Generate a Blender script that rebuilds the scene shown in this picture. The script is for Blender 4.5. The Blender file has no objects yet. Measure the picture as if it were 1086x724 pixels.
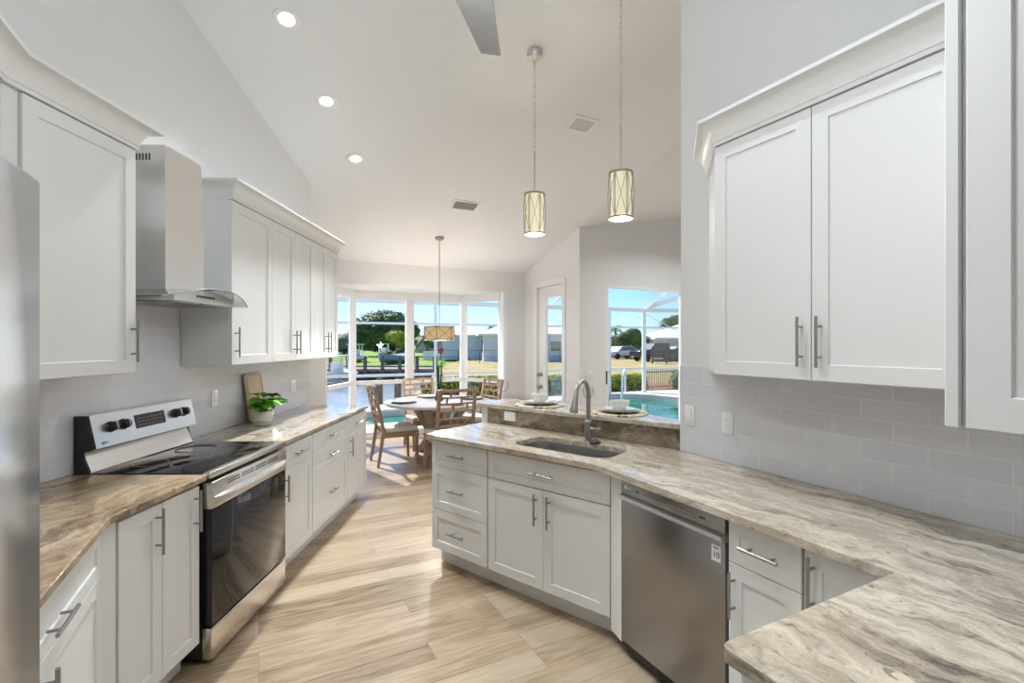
import bpy, bmesh, math, random
from mathutils import Vector, Matrix
random.seed(7)
S = bpy.context.scene
COL = S.collection
PI = math.pi

# ------------------------------------------------------------------ camera
FPX = 518.0
CAM_H = 1.536
cd = bpy.data.cameras.new('camera'); cam = bpy.data.objects.new('camera', cd); COL.objects.link(cam)
cam.location = (0, 0, CAM_H); cam.rotation_euler = (PI/2, 0, 0)
cd.sensor_width = 36; cd.lens = 36*FPX/1086; cd.shift_y = 2/1086
cd.clip_start = .02; cd.clip_end = 600
S.camera = cam

# ------------------------------------------------------------------ world, sun, exposure
S.view_settings.view_transform = 'Standard'; S.view_settings.look = 'None'
S.view_settings.gamma = 1; S.view_settings.use_curve_mapping = False
S.view_settings.exposure = .04
SKY_STRENGTH = .17
w = bpy.data.worlds.new('World'); S.world = w; w.use_nodes = True
nt = w.node_tree; nt.nodes.clear()
sk = nt.nodes.new('ShaderNodeTexSky'); sk.sky_type = 'NISHITA'; sk.sun_disc = False
sk.sun_elevation = math.radians(46); sk.sun_rotation = math.radians(-40); sk.air_density = 1.0; sk.dust_density = .4; sk.ozone_density = 2.5
bg = nt.nodes.new('ShaderNodeBackground'); bg.inputs[1].default_value = SKY_STRENGTH
wo = nt.nodes.new('ShaderNodeOutputWorld')
tint = nt.nodes.new('ShaderNodeMix'); tint.data_type = 'RGBA'; tint.blend_type = 'MULTIPLY'; tint.inputs[0].default_value = 1; tint.inputs[7].default_value = (.62, .85, 1.13, 1)
nt.links.new(sk.outputs[0], tint.inputs[6]); nt.links.new(tint.outputs[2], bg.inputs[0]); nt.links.new(bg.outputs[0], wo.inputs[0])
sd = bpy.data.lights.new('sun', 'SUN'); so = bpy.data.objects.new('sun', sd); COL.objects.link(so)
sd.energy = 8; sd.angle = math.radians(.6); sd.color = (1, .96, .9)
so.rotation_euler = Vector((-.55, .62, .80)).to_track_quat('Z', 'Y').to_euler()
CAN_W = 13; FAN_W = 14; FAN_UP_W = 28; PEND_W = 12; CHAND_W = 62      # lamp powers; the two fan values drive added fill lamps

# ------------------------------------------------------------------ frames of the plan
A = math.radians(27.4); B = math.radians(50)
def W(r, s, z=None):
    x, y = r*math.cos(A) - s*math.sin(A), r*math.sin(A) + s*math.cos(A)
    return (x, y) if z is None else (x, y, z)
def T(q, t, z=None):
    x, y = q*math.cos(B) - t*math.sin(B)*1.0, q*math.sin(B) + t*math.cos(B)
    return (x, y) if z is None else (x, y, z)
# T uses n=(cos50,sin50), e3=(-sin50,cos50)
def RS(x, y): return (x*math.cos(A) + y*math.sin(A), -x*math.sin(A) + y*math.cos(A))
def ceil_z(x, y):
    r, s = RS(x, y)
    s_ = s if s > -.8 else -1.6 - s
    z = 4.762 - .287*s_
    if r > 3.96: z += .18*(r - 3.96)
    return z
def lineint(p, d, q, e):
    den = d[0]*e[1] - d[1]*e[0]
    k = ((q[0]-p[0])*e[1] - (q[1]-p[1])*e[0])/den
    return (p[0] + d[0]*k, p[1] + d[1]*k)
E1 = (math.cos(A), math.sin(A)); E2 = (-math.sin(A), math.cos(A))
E3 = (-math.sin(B), math.cos(B)); N3 = (math.cos(B), math.sin(B))
TH_LEFT = PI/2; TH_RIGHT = math.radians(-62.6); TH_SINK = math.radians(-40); TH_FR = math.radians(117.4)

# ------------------------------------------------------------------ mesh helpers
class MB:
    def __init__(s): s.bm = bmesh.new()
    def box(s, x0, x1, y0, y1, z0, z1, bev=0, seg=2, M=None):
        r = bmesh.ops.create_cube(s.bm, size=1); v = r['verts']
        bmesh.ops.scale(s.bm, vec=(x1-x0, y1-y0, z1-z0), verts=v)
        bmesh.ops.translate(s.bm, vec=((x0+x1)/2, (y0+y1)/2, (z0+z1)/2), verts=v)
        if bev:
            ed = list({e for q in v for e in q.link_edges})
            rr = bmesh.ops.bevel(s.bm, geom=ed, offset=bev, segments=seg, profile=.5, affect='EDGES')
            v = list({q for f in rr['faces'] for q in f.verts} | {q for q in v if q.is_valid})
        if M is not None: bmesh.ops.transform(s.bm, matrix=M, verts=v)
        return s
    def bar(s, p, q, wd, ht=None, up=(0, 0, 1), bev=0):       # box beam from p to q
        p = Vector(p); q = Vector(q); ht = ht or wd; d = q - p; L = d.length
        z = d.normalized(); x = Vector(up).cross(z)
        if x.length < 1e-4: x = Vector((1, 0, 0)).cross(z)
        x.normalize(); y = z.cross(x)
        M = Matrix((x, y, z)).transposed().to_4x4(); M.translation = p
        return s.box(-wd/2, wd/2, -ht/2, ht/2, 0, L, bev=bev, M=M)
    def taper(s, p, q, w0, w1, up=(0, 1, 0)):                 # square tapering post
        p = Vector(p); q = Vector(q); z = (q-p).normalized(); x = Vector(up).cross(z).normalized(); y = z.cross(x)
        a = [s.bm.verts.new(p + x*sx*w0/2 + y*sy*w0/2) for sx, sy in ((-1,-1),(1,-1),(1,1),(-1,1))]
        b = [s.bm.verts.new(q + x*sx*w1/2 + y*sy*w1/2) for sx, sy in ((-1,-1),(1,-1),(1,1),(-1,1))]
        s.bm.faces.new(a[::-1]); s.bm.faces.new(b)
        for i in range(4): s.bm.faces.new((a[i], a[(i+1) % 4], b[(i+1) % 4], b[i]))
        return s
    def tube(s, pts, r, seg=10, closed=False, cap=True):
        pts = [Vector(p) for p in pts]; n = len(pts); rs = r if isinstance(r, (list, tuple)) else [r]*n
        rings = []; px = None
        for i, p in enumerate(pts):
            if closed: t = pts[(i+1) % n] - pts[i-1]
            else: t = pts[min(i+1, n-1)] - pts[max(i-1, 0)]
            t.normalize()
            if px is None:
                px = t.orthogonal().normalized()
            else:
                px = (px - t*px.dot(t))
                if px.length < 1e-5: px = t.orthogonal()
                px.normalize()
            py = t.cross(px)
            rings.append([s.bm.verts.new(p + (px*math.cos(k*2*PI/seg) + py*math.sin(k*2*PI/seg))*rs[i]) for k in range(seg)])
        m = n if closed else n-1
        for i in range(m):
            a, b = rings[i], rings[(i+1) % n]
            for k in range(seg): s.bm.faces.new((a[k], a[(k+1) % seg], b[(k+1) % seg], b[k]))
        if cap and not closed:
            s.bm.faces.new(rings[0][::-1]); s.bm.faces.new(rings[-1])
        return s
    def lathe(s, prof, c=(0, 0, 0), seg=32, M=None):
        rings = []; vs = []
        for r, z in prof:
            if r < 1e-6: ring = [s.bm.verts.new((c[0], c[1], c[2]+z))]
            else: ring = [s.bm.verts.new((c[0]+r*math.cos(k*2*PI/seg), c[1]+r*math.sin(k*2*PI/seg), c[2]+z)) for k in range(seg)]
            rings.append(ring); vs += ring
        for a, b in zip(rings, rings[1:]):
            for k in range(seg):
                if len(a) == 1 and len(b) == 1: continue
                if len(a) == 1: s.bm.faces.new((a[0], b[(k+1) % seg], b[k]))
                elif len(b) == 1: s.bm.faces.new((a[k], a[(k+1) % seg], b[0]))
                else: s.bm.faces.new((a[k], a[(k+1) % seg], b[(k+1) % seg], b[k]))
        if M is not None: bmesh.ops.transform(s.bm, matrix=M, verts=vs)
        return s
    def prism(s, poly, z0, z1, holes=()):                      # z0, z1 number or function of (x, y)
        f0 = z0 if callable(z0) else (lambda x, y: z0)
        f1 = z1 if callable(z1) else (lambda x, y: z1)
        loops = [poly] + list(holes)
        for fz in (f0, f1):
            if holes:
                edges = []
                for lp in loops:
                    vs = [s.bm.verts.new((x, y, fz(x, y))) for x, y in lp]
                    edges += [s.bm.edges.new((vs[i], vs[(i+1) % len(vs)])) for i in range(len(vs))]
                bmesh.ops.triangle_fill(s.bm, use_beauty=True, edges=edges)
            else:
                s.bm.faces.new([s.bm.verts.new((x, y, fz(x, y))) for x, y in poly])
        for lp in loops:
            n = len(lp)
            for i in range(n):
                (x, y), (u, v) = lp[i], lp[(i+1) % n]
                s.bm.faces.new([s.bm.verts.new(c) for c in ((x, y, f0(x, y)), (u, v, f0(u, v)), (u, v, f1(u, v)), (x, y, f1(x, y)))])
        bmesh.ops.remove_doubles(s.bm, verts=s.bm.verts, dist=1e-5)
        return s
    def face(s, pts):
        s.bm.faces.new([s.bm.verts.new(p) for p in pts]); return s
    def sweep(s, path, prof, closed_prof=True, left=True):
        # path: plan points; prof: (outward, z).  outward is to the left of travel when left
        n = len(path); rows = []
        for i in range(n):
            p = Vector(path[i])
            def nrm(a, b):
                d = (Vector(b) - Vector(a)).normalized(); return Vector((-d.y, d.x)) if left else Vector((d.y, -d.x))
            if i == 0: m = nrm(path[0], path[1])
            elif i == n-1: m = nrm(path[-2], path[-1])
            else:
                a = nrm(path[i-1], path[i]); b = nrm(path[i], path[i+1]); m = (a+b); m = m/m.dot(a)
            rows.append([s.bm.verts.new((p.x + m.x*o, p.y + m.y*o, z)) for o, z in prof])
        k = len(prof)
        for a, b in zip(rows, rows[1:]):
            for j in range(k if closed_prof else k-1):
                s.bm.faces.new((a[j], a[(j+1) % k], b[(j+1) % k], b[j]))
        s.bm.faces.new(rows[0]); s.bm.faces.new(rows[-1][::-1])
        return s
    def pieces(s, name, mat, parent=None, smooth=30):          # every loose piece becomes an object of its own
        seen = set(); out = []
        for v0 in s.bm.verts:
            if v0 in seen: continue
            st = [v0]; seen.add(v0); fs = set()
            while st:
                v = st.pop()
                for f in v.link_faces:
                    fs.add(f)
                    for q in f.verts:
                        if q not in seen: seen.add(q); st.append(q)
            m = MB(); mp = {}
            for f in fs:
                for v in f.verts:
                    if v not in mp: mp[v] = m.bm.verts.new(v.co)
                m.bm.faces.new([mp[v] for v in f.verts])
            out.append(m.build(name, mat, parent, smooth=smooth))
        s.bm.free(); return out
    def build(s, name, mat, parent=None, loc=(0, 0, 0), rz=0, smooth=30, flip=True):
        if flip: bmesh.ops.recalc_face_normals(s.bm, faces=s.bm.faces)
        me = bpy.data.meshes.new(name); s.bm.to_mesh(me); s.bm.free()
        for m in (mat if isinstance(mat, (list, tuple)) else [mat]): me.materials.append(m)
        if smooth:
            me.shade_smooth(); me.set_sharp_from_angle(angle=math.radians(smooth))
        o = bpy.data.objects.new(name, me); COL.objects.link(o)
        o.parent = parent; o.location = loc; o.rotation_euler = (0, 0, rz)
        return o
def E(name, label, cat, loc=(0, 0, 0), rz=0, group=None):
    o = bpy.data.objects.new(name, None); COL.objects.link(o); o.empty_display_size = .1
    o.location = loc; o.rotation_euler = (0, 0, rz); return tag(o, label, cat, group)
def tag(o, label, cat, group=None, kind=None):
    o['label'] = label; o['category'] = cat
    if group: o['group'] = group
    if kind: o['kind'] = kind
    return o
def struct(o, label, cat): return tag(o, label, cat, kind='structure')
def dup(root, loc, rz, label=None):
    r = root.copy(); COL.objects.link(r); r.location = loc; r.rotation_euler = (root.rotation_euler.x, root.rotation_euler.y, rz)
    if label: r['label'] = label
    for ch in list(root.children):
        c = ch.copy(); COL.objects.link(c); c.parent = r
        for g in list(ch.children):
            k = g.copy(); COL.objects.link(k); k.parent = c
    return r
def bevel_mod(o, wd, seg=2, ang=40):
    m = o.modifiers.new('bevel', 'BEVEL'); m.width = wd; m.segments = seg; m.limit_method = 'ANGLE'; m.angle_limit = math.radians(ang); return o
def text_mesh(body, size, name, mat, parent, loc, rot, depth=.0006):
    cu = bpy.data.curves.new(name, 'FONT'); cu.body = body; cu.size = size; cu.extrude = depth; cu.align_x = 'CENTER'; cu.align_y = 'CENTER'
    t = bpy.data.objects.new(name, cu); COL.objects.link(t)
    dg = bpy.context.evaluated_depsgraph_get(); me = bpy.data.meshes.new_from_object(t.evaluated_get(dg))
    bpy.data.objects.remove(t); bpy.data.curves.remove(cu)
    me.materials.clear(); me.materials.append(mat)
    o = bpy.data.objects.new(name, me); COL.objects.link(o); o.parent = parent; o.location = loc; o.rotation_euler = rot
    return o
def rrect(x0, x1, y0, y1, r, n=6):
    out = []
    for cx, cy, a0 in ((x1-r, y1-r, 0), (x0+r, y1-r, 90), (x0+r, y0+r, 180), (x1-r, y0+r, 270)):
        for i in range(n+1):
            a = math.radians(a0 + 90*i/n); out.append((cx + r*math.cos(a), cy + r*math.sin(a)))
    return out
def catmull(pts, n=6):
    out = []; N = len(pts)
    for i in range(N):
        p0, p1, p2, p3 = (Vector(pts[(i+k-1) % N]) for k in range(4))
        for j in range(n):
            t = j/n
            out.append(tuple(.5*((2*p1) + (p2-p0)*t + (2*p0-5*p1+4*p2-p3)*t*t + (3*p1-p0-3*p2+p3)*t**3)))
    return out

# ------------------------------------------------------------------ materials
class NM:
    def __init__(s, name):
        s.m = bpy.data.materials.new(name); s.m.use_nodes = True; s.t = s.m.node_tree; s.b = s.t.nodes['Principled BSDF']
    def n(s, typ, **kw):
        nd = s.t.nodes.new('ShaderNode'+typ)
        for k, v in kw.items(): setattr(nd, k, v)
        return nd
    def l(s, a, b): s.t.links.new(a, b)
    def ramp(s, fac, stops):
        r = s.n('ValToRGB'); s.l(fac, r.inputs[0]); e = r.color_ramp.elements
        while len(e) < len(stops): e.new(.5)
        for k, (p, c) in enumerate(stops): e[k].position = p; e[k].color = (*c, 1)
        return r.outputs[0]
    def noise(s, vec, scale, detail=4, rough=.55, dist=0):
        k = s.n('TexNoise'); k.inputs['Scale'].default_value = scale; k.inputs['Detail'].default_value = detail
        k.inputs['Roughness'].default_value = rough; k.inputs['Distortion'].default_value = dist
        if vec is not None: s.l(vec, k.inputs['Vector'])
        return k
    def bump(s, h, strength=.2, dist=.01):
        b = s.n('Bump'); b.inputs['Strength'].default_value = strength; b.inputs['Distance'].default_value = dist
        s.l(h, b.inputs['Height']); s.l(b.outputs[0], s.b.inputs['Normal'])
    def mapping(s, src, rot=(0, 0, 0), sc=(1, 1, 1), loc=(0, 0, 0)):
        m = s.n('Mapping'); m.inputs['Rotation'].default_value = rot; m.inputs['Scale'].default_value = sc; m.inputs['Location'].default_value = loc
        s.l(src, m.inputs[0]); return m.outputs[0]
    def pos(s): return s.n('NewGeometry').outputs['Position']
    def obj(s): return s.n('TexCoord').outputs['Object']
def mat(name, col, rough=.5, metal=0, spec=.5, var=0, vscale=6, emit=None, es=0, alpha=None, coat=0, bumpn=None):
    k = NM(name); b = k.b
    b.inputs['Base Color'].default_value = (*col, 1); b.inputs['Roughness'].default_value = rough; b.inputs['Metallic'].default_value = metal
    b.inputs['Specular IOR Level'].default_value = spec
    if coat: b.inputs['Coat Weight'].default_value = coat; b.inputs['Coat Roughness'].default_value = .05
    if var:
        nz = k.noise(k.obj(), vscale); c0 = tuple(max(0, c*(1-var)) for c in col); c1 = tuple(min(1, c*(1+var)) for c in col)
        k.l(k.ramp(nz.outputs[0], [(.3, c0), (.7, c1)]), b.inputs['Base Color'])
    if bumpn:
        nz = k.noise(k.obj(), bumpn[0], 3); k.bump(nz.outputs[0], bumpn[1], .005)
    if emit: b.inputs['Emission Color'].default_value = (*emit, 1); b.inputs['Emission Strength'].default_value = es
    return k.m
def brushed(name, col, rough, ax=(.4, 40, 40)):
    k = NM(name); k.b.inputs['Metallic'].default_value = 1; k.b.inputs['Base Color'].default_value = (*col, 1)
    nz = k.noise(k.mapping(k.obj(), sc=ax), 12, 3)
    r = k.n('MapRange'); r.inputs[3].default_value = rough-.008; r.inputs[4].default_value = rough+.008
    k.l(nz.outputs[0], r.inputs[0]); k.l(r.outputs[0], k.b.inputs['Roughness'])
    return k.m
def glass(name, tint=(1, 1, 1), refl=.06, rough=0):
    k = NM(name); t = k.t; t.nodes.remove(k.b)
    tr = k.n('BsdfTransparent'); tr.inputs[0].default_value = (*tint, 1)
    gl = k.n('BsdfGlossy'); gl.inputs['Roughness'].default_value = rough
    fr = k.n('Fresnel'); fr.inputs[0].default_value = 1.45
    mu = k.n('Math', operation='MULTIPLY'); mu.inputs[1].default_value = refl/.04
    cl = k.n('Math', operation='MINIMUM'); cl.inputs[1].default_value = .9
    mx = k.n('MixShader'); k.l(fr.outputs[0], mu.inputs[0]); k.l(mu.outputs[0], cl.inputs[0]); k.l(cl.outputs[0], mx.inputs[0]); k.l(tr.outputs[0], mx.inputs[1]); k.l(gl.outputs[0], mx.inputs[2])
    out = [n for n in t.nodes if n.type == 'OUTPUT_MATERIAL'][0]; k.l(mx.outputs[0], out.inputs[0]); return k.m
def stone(name, ang, cream, tan, dark, off=(0, 0, 0), gl=.12, bal=.5, vn=.37):
    k = NM(name); p = k.pos()
    base = k.mapping(p, rot=(0, 0, -ang), loc=off)
    warp = k.noise(base, 2.1, 4, .6)
    sub = k.n('VectorMath', operation='SUBTRACT'); k.l(warp.outputs['Color'], sub.inputs[0]); sub.inputs[1].default_value = (.5, .5, .5)
    scl = k.n('VectorMath', operation='SCALE'); k.l(sub.outputs[0], scl.inputs[0]); scl.inputs[3].default_value = .42
    add = k.n('VectorMath', operation='ADD'); k.l(base, add.inputs[0]); k.l(scl.outputs[0], add.inputs[1])
    v = add.outputs[0]
    def mixc(f, a_, b_, blend='MIX'):
        m_ = k.n('Mix', data_type='RGBA', blend_type=blend)
        for src, i in ((f, 0), (a_, 6), (b_, 7)):
            if isinstance(src, tuple): m_.inputs[i].default_value = (*src, 1)
            elif isinstance(src, float): m_.inputs[i].default_value = src
            else: k.l(src, m_.inputs[i])
        return m_.outputs[2]
    W1 = (1, 1, 1); B0 = (0, 0, 0)
    big = k.ramp(k.noise(k.mapping(v, sc=(.8, 3.6, 3)), 1.3, 7, .62, .3).outputs[0], [(bal-.10, B0), (bal+.12, W1)])       # cream to tan bands
    fine = k.ramp(k.noise(k.mapping(v, sc=(2.6, 17, 12)), 1.2, 8, .68, .4).outputs[0], [(.42, B0), (.60, W1)])             # streaks within
    c = mixc(big, tan, cream)
    c = mixc(fine, mixc(.55, c, tuple(x*.52 for x in tan)), c)
    vein = k.ramp(k.noise(k.mapping(v, sc=(.7, 5.5, 4), loc=(4.3, 1.1, 0)), 1.1, 9, .66, .5).outputs[0], [(vn-.04, W1), (vn+.08, B0)])   # dark grey drifts
    c = mixc(vein, c, mixc(fine, dark, tuple(x*2.1 for x in dark)))
    fl = k.ramp(k.noise(k.mapping(v, sc=(10, 30, 24)), 2.2, 4, .65).outputs[0], [(.33, (.22, .18, .14)), (.41, W1)])
    c = mixc(.65, c, fl, 'MULTIPLY')
    sp = k.ramp(k.noise(p, 140, 2).outputs[0], [(.3, (.82, .82, .82)), (.6, (1.0, 1.0, 1.0))]); c = mixc(.7, c, sp, 'MULTIPLY')
    k.l(c, k.b.inputs['Base Color']); k.b.inputs['Roughness'].default_value = gl; k.b.inputs['Specular IOR Level'].default_value = .55
    return k.m
def tiles(name, direc, rough=.12, wav=.35, col=((.69, .69, .73), (.73, .73, .76)), off=0):
    k = NM(name); p = k.pos()
    d = k.n('VectorMath', operation='DOT_PRODUCT'); k.l(p, d.inputs[0]); d.inputs[1].default_value = (direc[0], direc[1], 0)
    sx = k.n('SeparateXYZ'); k.l(p, sx.inputs[0]); sm = k.n('Math', operation='ADD'); sm.inputs[1].default_value = -.914; k.l(sx.outputs[2], sm.inputs[0])
    sa = k.n('Math', operation='ADD'); sa.inputs[1].default_value = off+20; k.l(d.outputs['Value'], sa.inputs[0])
    c = k.n('CombineXYZ'); k.l(sa.outputs[0], c.inputs[0]); k.l(sm.outputs[0], c.inputs[1])
    br = k.n('TexBrick'); br.offset = .5; k.l(c.outputs[0], br.inputs['Vector'])
    br.inputs['Scale'].default_value = 1; br.inputs['Brick Width'].default_value = .226; br.inputs['Row Height'].default_value = .0793; br.inputs['Mortar Size'].default_value = .0016
    br.inputs['Mortar Smooth'].default_value = .3
    br.inputs['Color1'].default_value = (*col[0], 1); br.inputs['Color2'].default_value = (*col[1], 1); br.inputs['Mortar'].default_value = (.88, .88, .88, 1)
    k.l(br.outputs[0], k.b.inputs['Base Color']); k.b.inputs['Roughness'].default_value = rough
    inv = k.n('Math', operation='SUBTRACT'); inv.inputs[0].default_value = 1; k.l(br.outputs['Fac'], inv.inputs[1])
    nz = k.noise(c.outputs[0], 14, 1); ad = k.n('Math', operation='MULTIPLY_ADD'); k.l(nz.outputs[0], ad.inputs[0]); ad.inputs[1].default_value = wav; k.l(inv.outputs[0], ad.inputs[2])
    k.bump(ad.outputs[0], .6, .0022); return k.m
def planks(name):
    k = NM(name); o = k.mapping(k.pos(), rot=(0, 0, -A))
    br = k.n('TexBrick'); br.offset = .37; br.offset_frequency = 3; k.l(o, br.inputs['Vector']); br.inputs['Scale'].default_value = 1
    br.inputs['Brick Width'].default_value = 1.22; br.inputs['Row Height'].default_value = .152; br.inputs['Mortar Size'].default_value = .0012
    br.inputs['Color1'].default_value = (0, 0, 0, 1); br.inputs['Color2'].default_value = (1, 1, 1, 1); br.inputs['Mortar'].default_value = (.5, .5, .5, 1)
    cm = k.n('CombineXYZ'); sc = k.n('Math', operation='MULTIPLY'); sc.inputs[1].default_value = 17; k.l(br.outputs[0], sc.inputs[0]); k.l(sc.outputs[0], cm.inputs[2]); k.l(sc.outputs[0], cm.inputs[0])
    ad = k.n('VectorMath', operation='ADD'); k.l(o, ad.inputs[0]); k.l(cm.outputs[0], ad.inputs[1])
    g = k.noise(k.mapping(ad.outputs[0], sc=(1.0, 11, 1)), 1.7, 7, .62, 1.4)
    g2 = k.noise(k.mapping(ad.outputs[0], sc=(4, 60, 1)), 2, 3, .6)
    m1 = k.n('Mix'); m1.inputs[0].default_value = .30; k.l(g.outputs[0], m1.inputs[2]); k.l(br.outputs[0], m1.inputs[3])
    m2 = k.n('Mix'); m2.inputs[0].default_value = .28; k.l(m1.outputs[0], m2.inputs[2]); k.l(g2.outputs[0], m2.inputs[3])
    c = k.ramp(m2.outputs[0], [(.30, (.15, .10, .058)), (.40, (.29, .21, .13)), (.52, (.425, .325, .22)), (.70, (.53, .43, .31))])
    dk = k.n('Mix', data_type='RGBA', blend_type='MULTIPLY'); k.l(br.outputs['Fac'], dk.inputs[0]); k.l(c, dk.inputs[6]); dk.inputs[7].default_value = (.55, .5, .45, 1)
    k.l(dk.outputs[2], k.b.inputs['Base Color']); k.b.inputs['Roughness'].default_value = .33; k.b.inputs['Specular IOR Level'].default_value = .45
    k.bump(g2.outputs[0], .06, .002); return k.m
def wood(name, c0, c1, ax=(3, 3, 30), rough=.5):
    k = NM(name); n = k.noise(k.mapping(k.obj(), sc=ax), 2.2, 5, .6, .8)
    k.l(k.ramp(n.outputs[0], [(.3, c0), (.7, c1)]), k.b.inputs['Base Color']); k.b.inputs['Roughness'].default_value = rough; k.bump(n.outputs[0], .1, .002); return k.m
def leafmat(name, c0, c1, scale=3, trans=.25, rough=.5):
    k = NM(name); n = k.noise(k.pos(), scale, 3); k.l(k.ramp(n.outputs[0], [(.35, c0), (.65, c1)]), k.b.inputs['Base Color']); k.b.inputs['Roughness'].default_value = rough; k.b.inputs['Specular IOR Level'].default_value = .12
    return k.m
def ground(name, stops, scale=.6, rough=.9):
    k = NM(name); n = k.noise(k.pos(), scale, 8, .65); k.l(k.ramp(n.outputs[0], stops), k.b.inputs['Base Color']); k.b.inputs['Roughness'].default_value = rough
    k.b.inputs['Specular IOR Level'].default_value = .1; return k.m
def water(name, col, rough, scale, strength, sp=.5):
    k = NM(name); k.b.inputs['Base Color'].default_value = (*col, 1); k.b.inputs['Roughness'].default_value = rough; k.b.inputs['Specular IOR Level'].default_value = sp
    n = k.noise(k.pos(), scale, 3); k.bump(n.outputs[0], strength, .05); return k.m

m_wall = mat('wall_paint', (.80, .797, .79), .75, spec=.2)
m_ceil = mat('ceiling_paint', (.83, .84, .85), .8, spec=.15)
m_cab = mat('cabinet_paint', (.775, .775, .765), .38, spec=.4)
m_white = mat('white_trim', (.86, .86, .85), .45)
m_floor = planks('oak_planks')
CREAM = (.74, .665, .555); TAN = (.53, .43, .315); GREYV = (.13, .11, .09)
m_stoneR = stone('stone_counter', PI/2 + A + .06, CREAM, TAN, GREYV, (3.1, 1.7, 0), .12, .46, .405)
m_stoneL = stone('stone_counter_warm', PI/2 - .2, (.70, .555, .385), (.44, .30, .17), (.12, .08, .05), (1.2, 4.4, 0), .1, .50)
m_stoneF = stone('stone_counter_far', PI/2 - .1, (.70, .61, .49), (.52, .43, .33), (.18, .14, .10), (7.2, 2.4, 0), .03, .48)  # stone colours lightened to stand in for the glancing window reflection
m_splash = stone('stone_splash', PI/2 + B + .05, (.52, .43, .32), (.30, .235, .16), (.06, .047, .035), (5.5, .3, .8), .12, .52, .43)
m_tileL = tiles('tile_left', (0, 1), .05, 1.1, off=.05)
m_tileR = tiles('tile_right', E2, .3, off=.02)
m_tileF = tiles('tile_fridge', E2, .1)
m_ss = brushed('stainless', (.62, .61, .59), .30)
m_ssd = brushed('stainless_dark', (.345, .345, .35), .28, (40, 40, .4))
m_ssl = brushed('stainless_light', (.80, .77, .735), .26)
m_hood = brushed('hood_steel', (.80, .79, .78), .30, (40, 40, .4))
m_nickel = mat('brushed_nickel', (.36, .345, .33), .32, 1)
m_fridge = mat('fridge_steel', (.93, .95, .99), .2, 1, bumpn=(1.5, .05))
m_vent = mat('vent_grey', (.60, .60, .60), .6)
m_wire = mat('lamp_wire', (.36, .32, .25), .4, .6)
m_chrome = mat('chrome', (.7, .7, .7), .12, 1)
m_black = mat('black_plastic', (.012, .012, .013), .3)
m_blackglass = mat('black_glass', (.008, .008, .01), .03, spec=.8)
m_oven = mat('oven_glass', (.012, .012, .014), .04, spec=.65)
m_grey = mat('grey_plastic', (.28, .28, .29), .4)
m_glass = glass('window_glass', (1, 1, 1), .008)
m_hoodglass = glass('hood_glass', (.80, .86, .86), .12)
m_wine = glass('wine_glass', (1, 1, 1), .018)
m_plate = mat('outlet_plate', (.84, .84, .83), .35)
m_slot = mat('slot_dark', (.05, .05, .05), .5)
m_shade = mat('pendant_glass', (.70, .67, .50), .5, emit=(1.0, .93, .64), es=.40)
m_drum = mat('drum_shade', (.80, .62, .36), .7, emit=(1, .70, .34), es=.22)
m_lens = mat('lamp_lens', (.9, .9, .9), .5, emit=(1, .97, .92), es=6)
m_chair = wood('chair_oak', (.30, .195, .11), (.45, .31, .19), (4, 4, 12))
m_table = wood('table_oak', (.34, .25, .18), (.50, .40, .31), (12, 3, 3), .35)
m_ttop = wood('table_top_glare', (.60, .55, .51), (.72, .67, .63), (14, 3, 3), .18)  # window glare painted in as a paler wood colour
m_fabric = mat('seat_linen', (.72, .68, .61), .9, spec=.1, bumpn=(220, .25))
m_navy = mat('navy_charger', (.012, .02, .07), .35)
m_porc = mat('porcelain', (.80, .80, .77), .2)
m_platerim = mat('stoneware', (.50, .49, .44), .25)
m_board = wood('board_wood', (.45, .31, .18), (.60, .45, .29), (3, 3, 14), .55)
m_pot = mat('pot_ceramic', (.70, .68, .63), .22)
m_leafP = leafmat('pothos_leaf', (.07, .27, .02), (.22, .52, .06), 30, rough=.35)
m_soil = mat('soil', (.05, .035, .025), .9)
m_stick = mat('bamboo_dark', (.015, .04, .012), .4)
m_blade = mat('fan_blade', (.30, .30, .30), .5)
def matpat():
    k = NM('woven_mat'); vo = k.n('TexVoronoi'); vo.inputs['Scale'].default_value = 26; k.l(k.obj(), vo.inputs[0])
    k.l(k.ramp(vo.outputs['Distance'], [(.28, (.10, .06, .035)), (.42, (.66, .57, .44))]), k.b.inputs['Base Color']); k.b.inputs['Roughness'].default_value = .8; k.bump(vo.outputs['Distance'], .6, .004); return k.m
m_mat = matpat()
# exterior
m_deck = ground('pool_deck', [(.3, (.60, .57, .52)), (.7, (.70, .67, .62))], 5, .8)
m_lawn = ground('dry_lawn', [(.3, (.30, .25, .10)), (.5, (.42, .34, .16)), (.7, (.50, .41, .22))], .5)
m_lawng = ground('green_lawn', [(.3, (.16, .27, .05)), (.7, (.30, .42, .10))], .5)
m_canal = water('canal_water', (.40, .46, .52), .15, 1.2, .5)
m_pool = water('pool_water', (.012, .23, .17), .06, 2.0, .12)
m_pooltile = mat('pool_tile', (.02, .15, .12), .2)
m_alu = mat('cage_white', (.82, .82, .80), .4)
m_sea = mat('seawall', (.34, .31, .27), .9, var=.3)
m_dock = wood('dock_wood', (.20, .165, .13), (.32, .27, .22), (2, 14, 2), .8)
m_pile = wood('pile_wood', (.10, .085, .07), (.20, .17, .14), (8, 8, 2), .9)
m_hedge = leafmat('hedge_leaf', (.18, .26, .03), (.50, .52, .07), 4)
m_hedged = mat('hedge_core', (.02, .04, .012), .9)
m_tree = leafmat('tree_leaf', (.035, .085, .02), (.10, .19, .045), .8)
m_treey = leafmat('tree_leaf_yellow', (.22, .27, .03), (.45, .45, .06), 1.5)
m_palm = leafmat('palm_leaf', (.06, .11, .025), (.16, .22, .06), 1)
m_trunk = wood('trunk', (.12, .09, .06), (.22, .17, .12), (4, 4, 20), .9)
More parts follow.
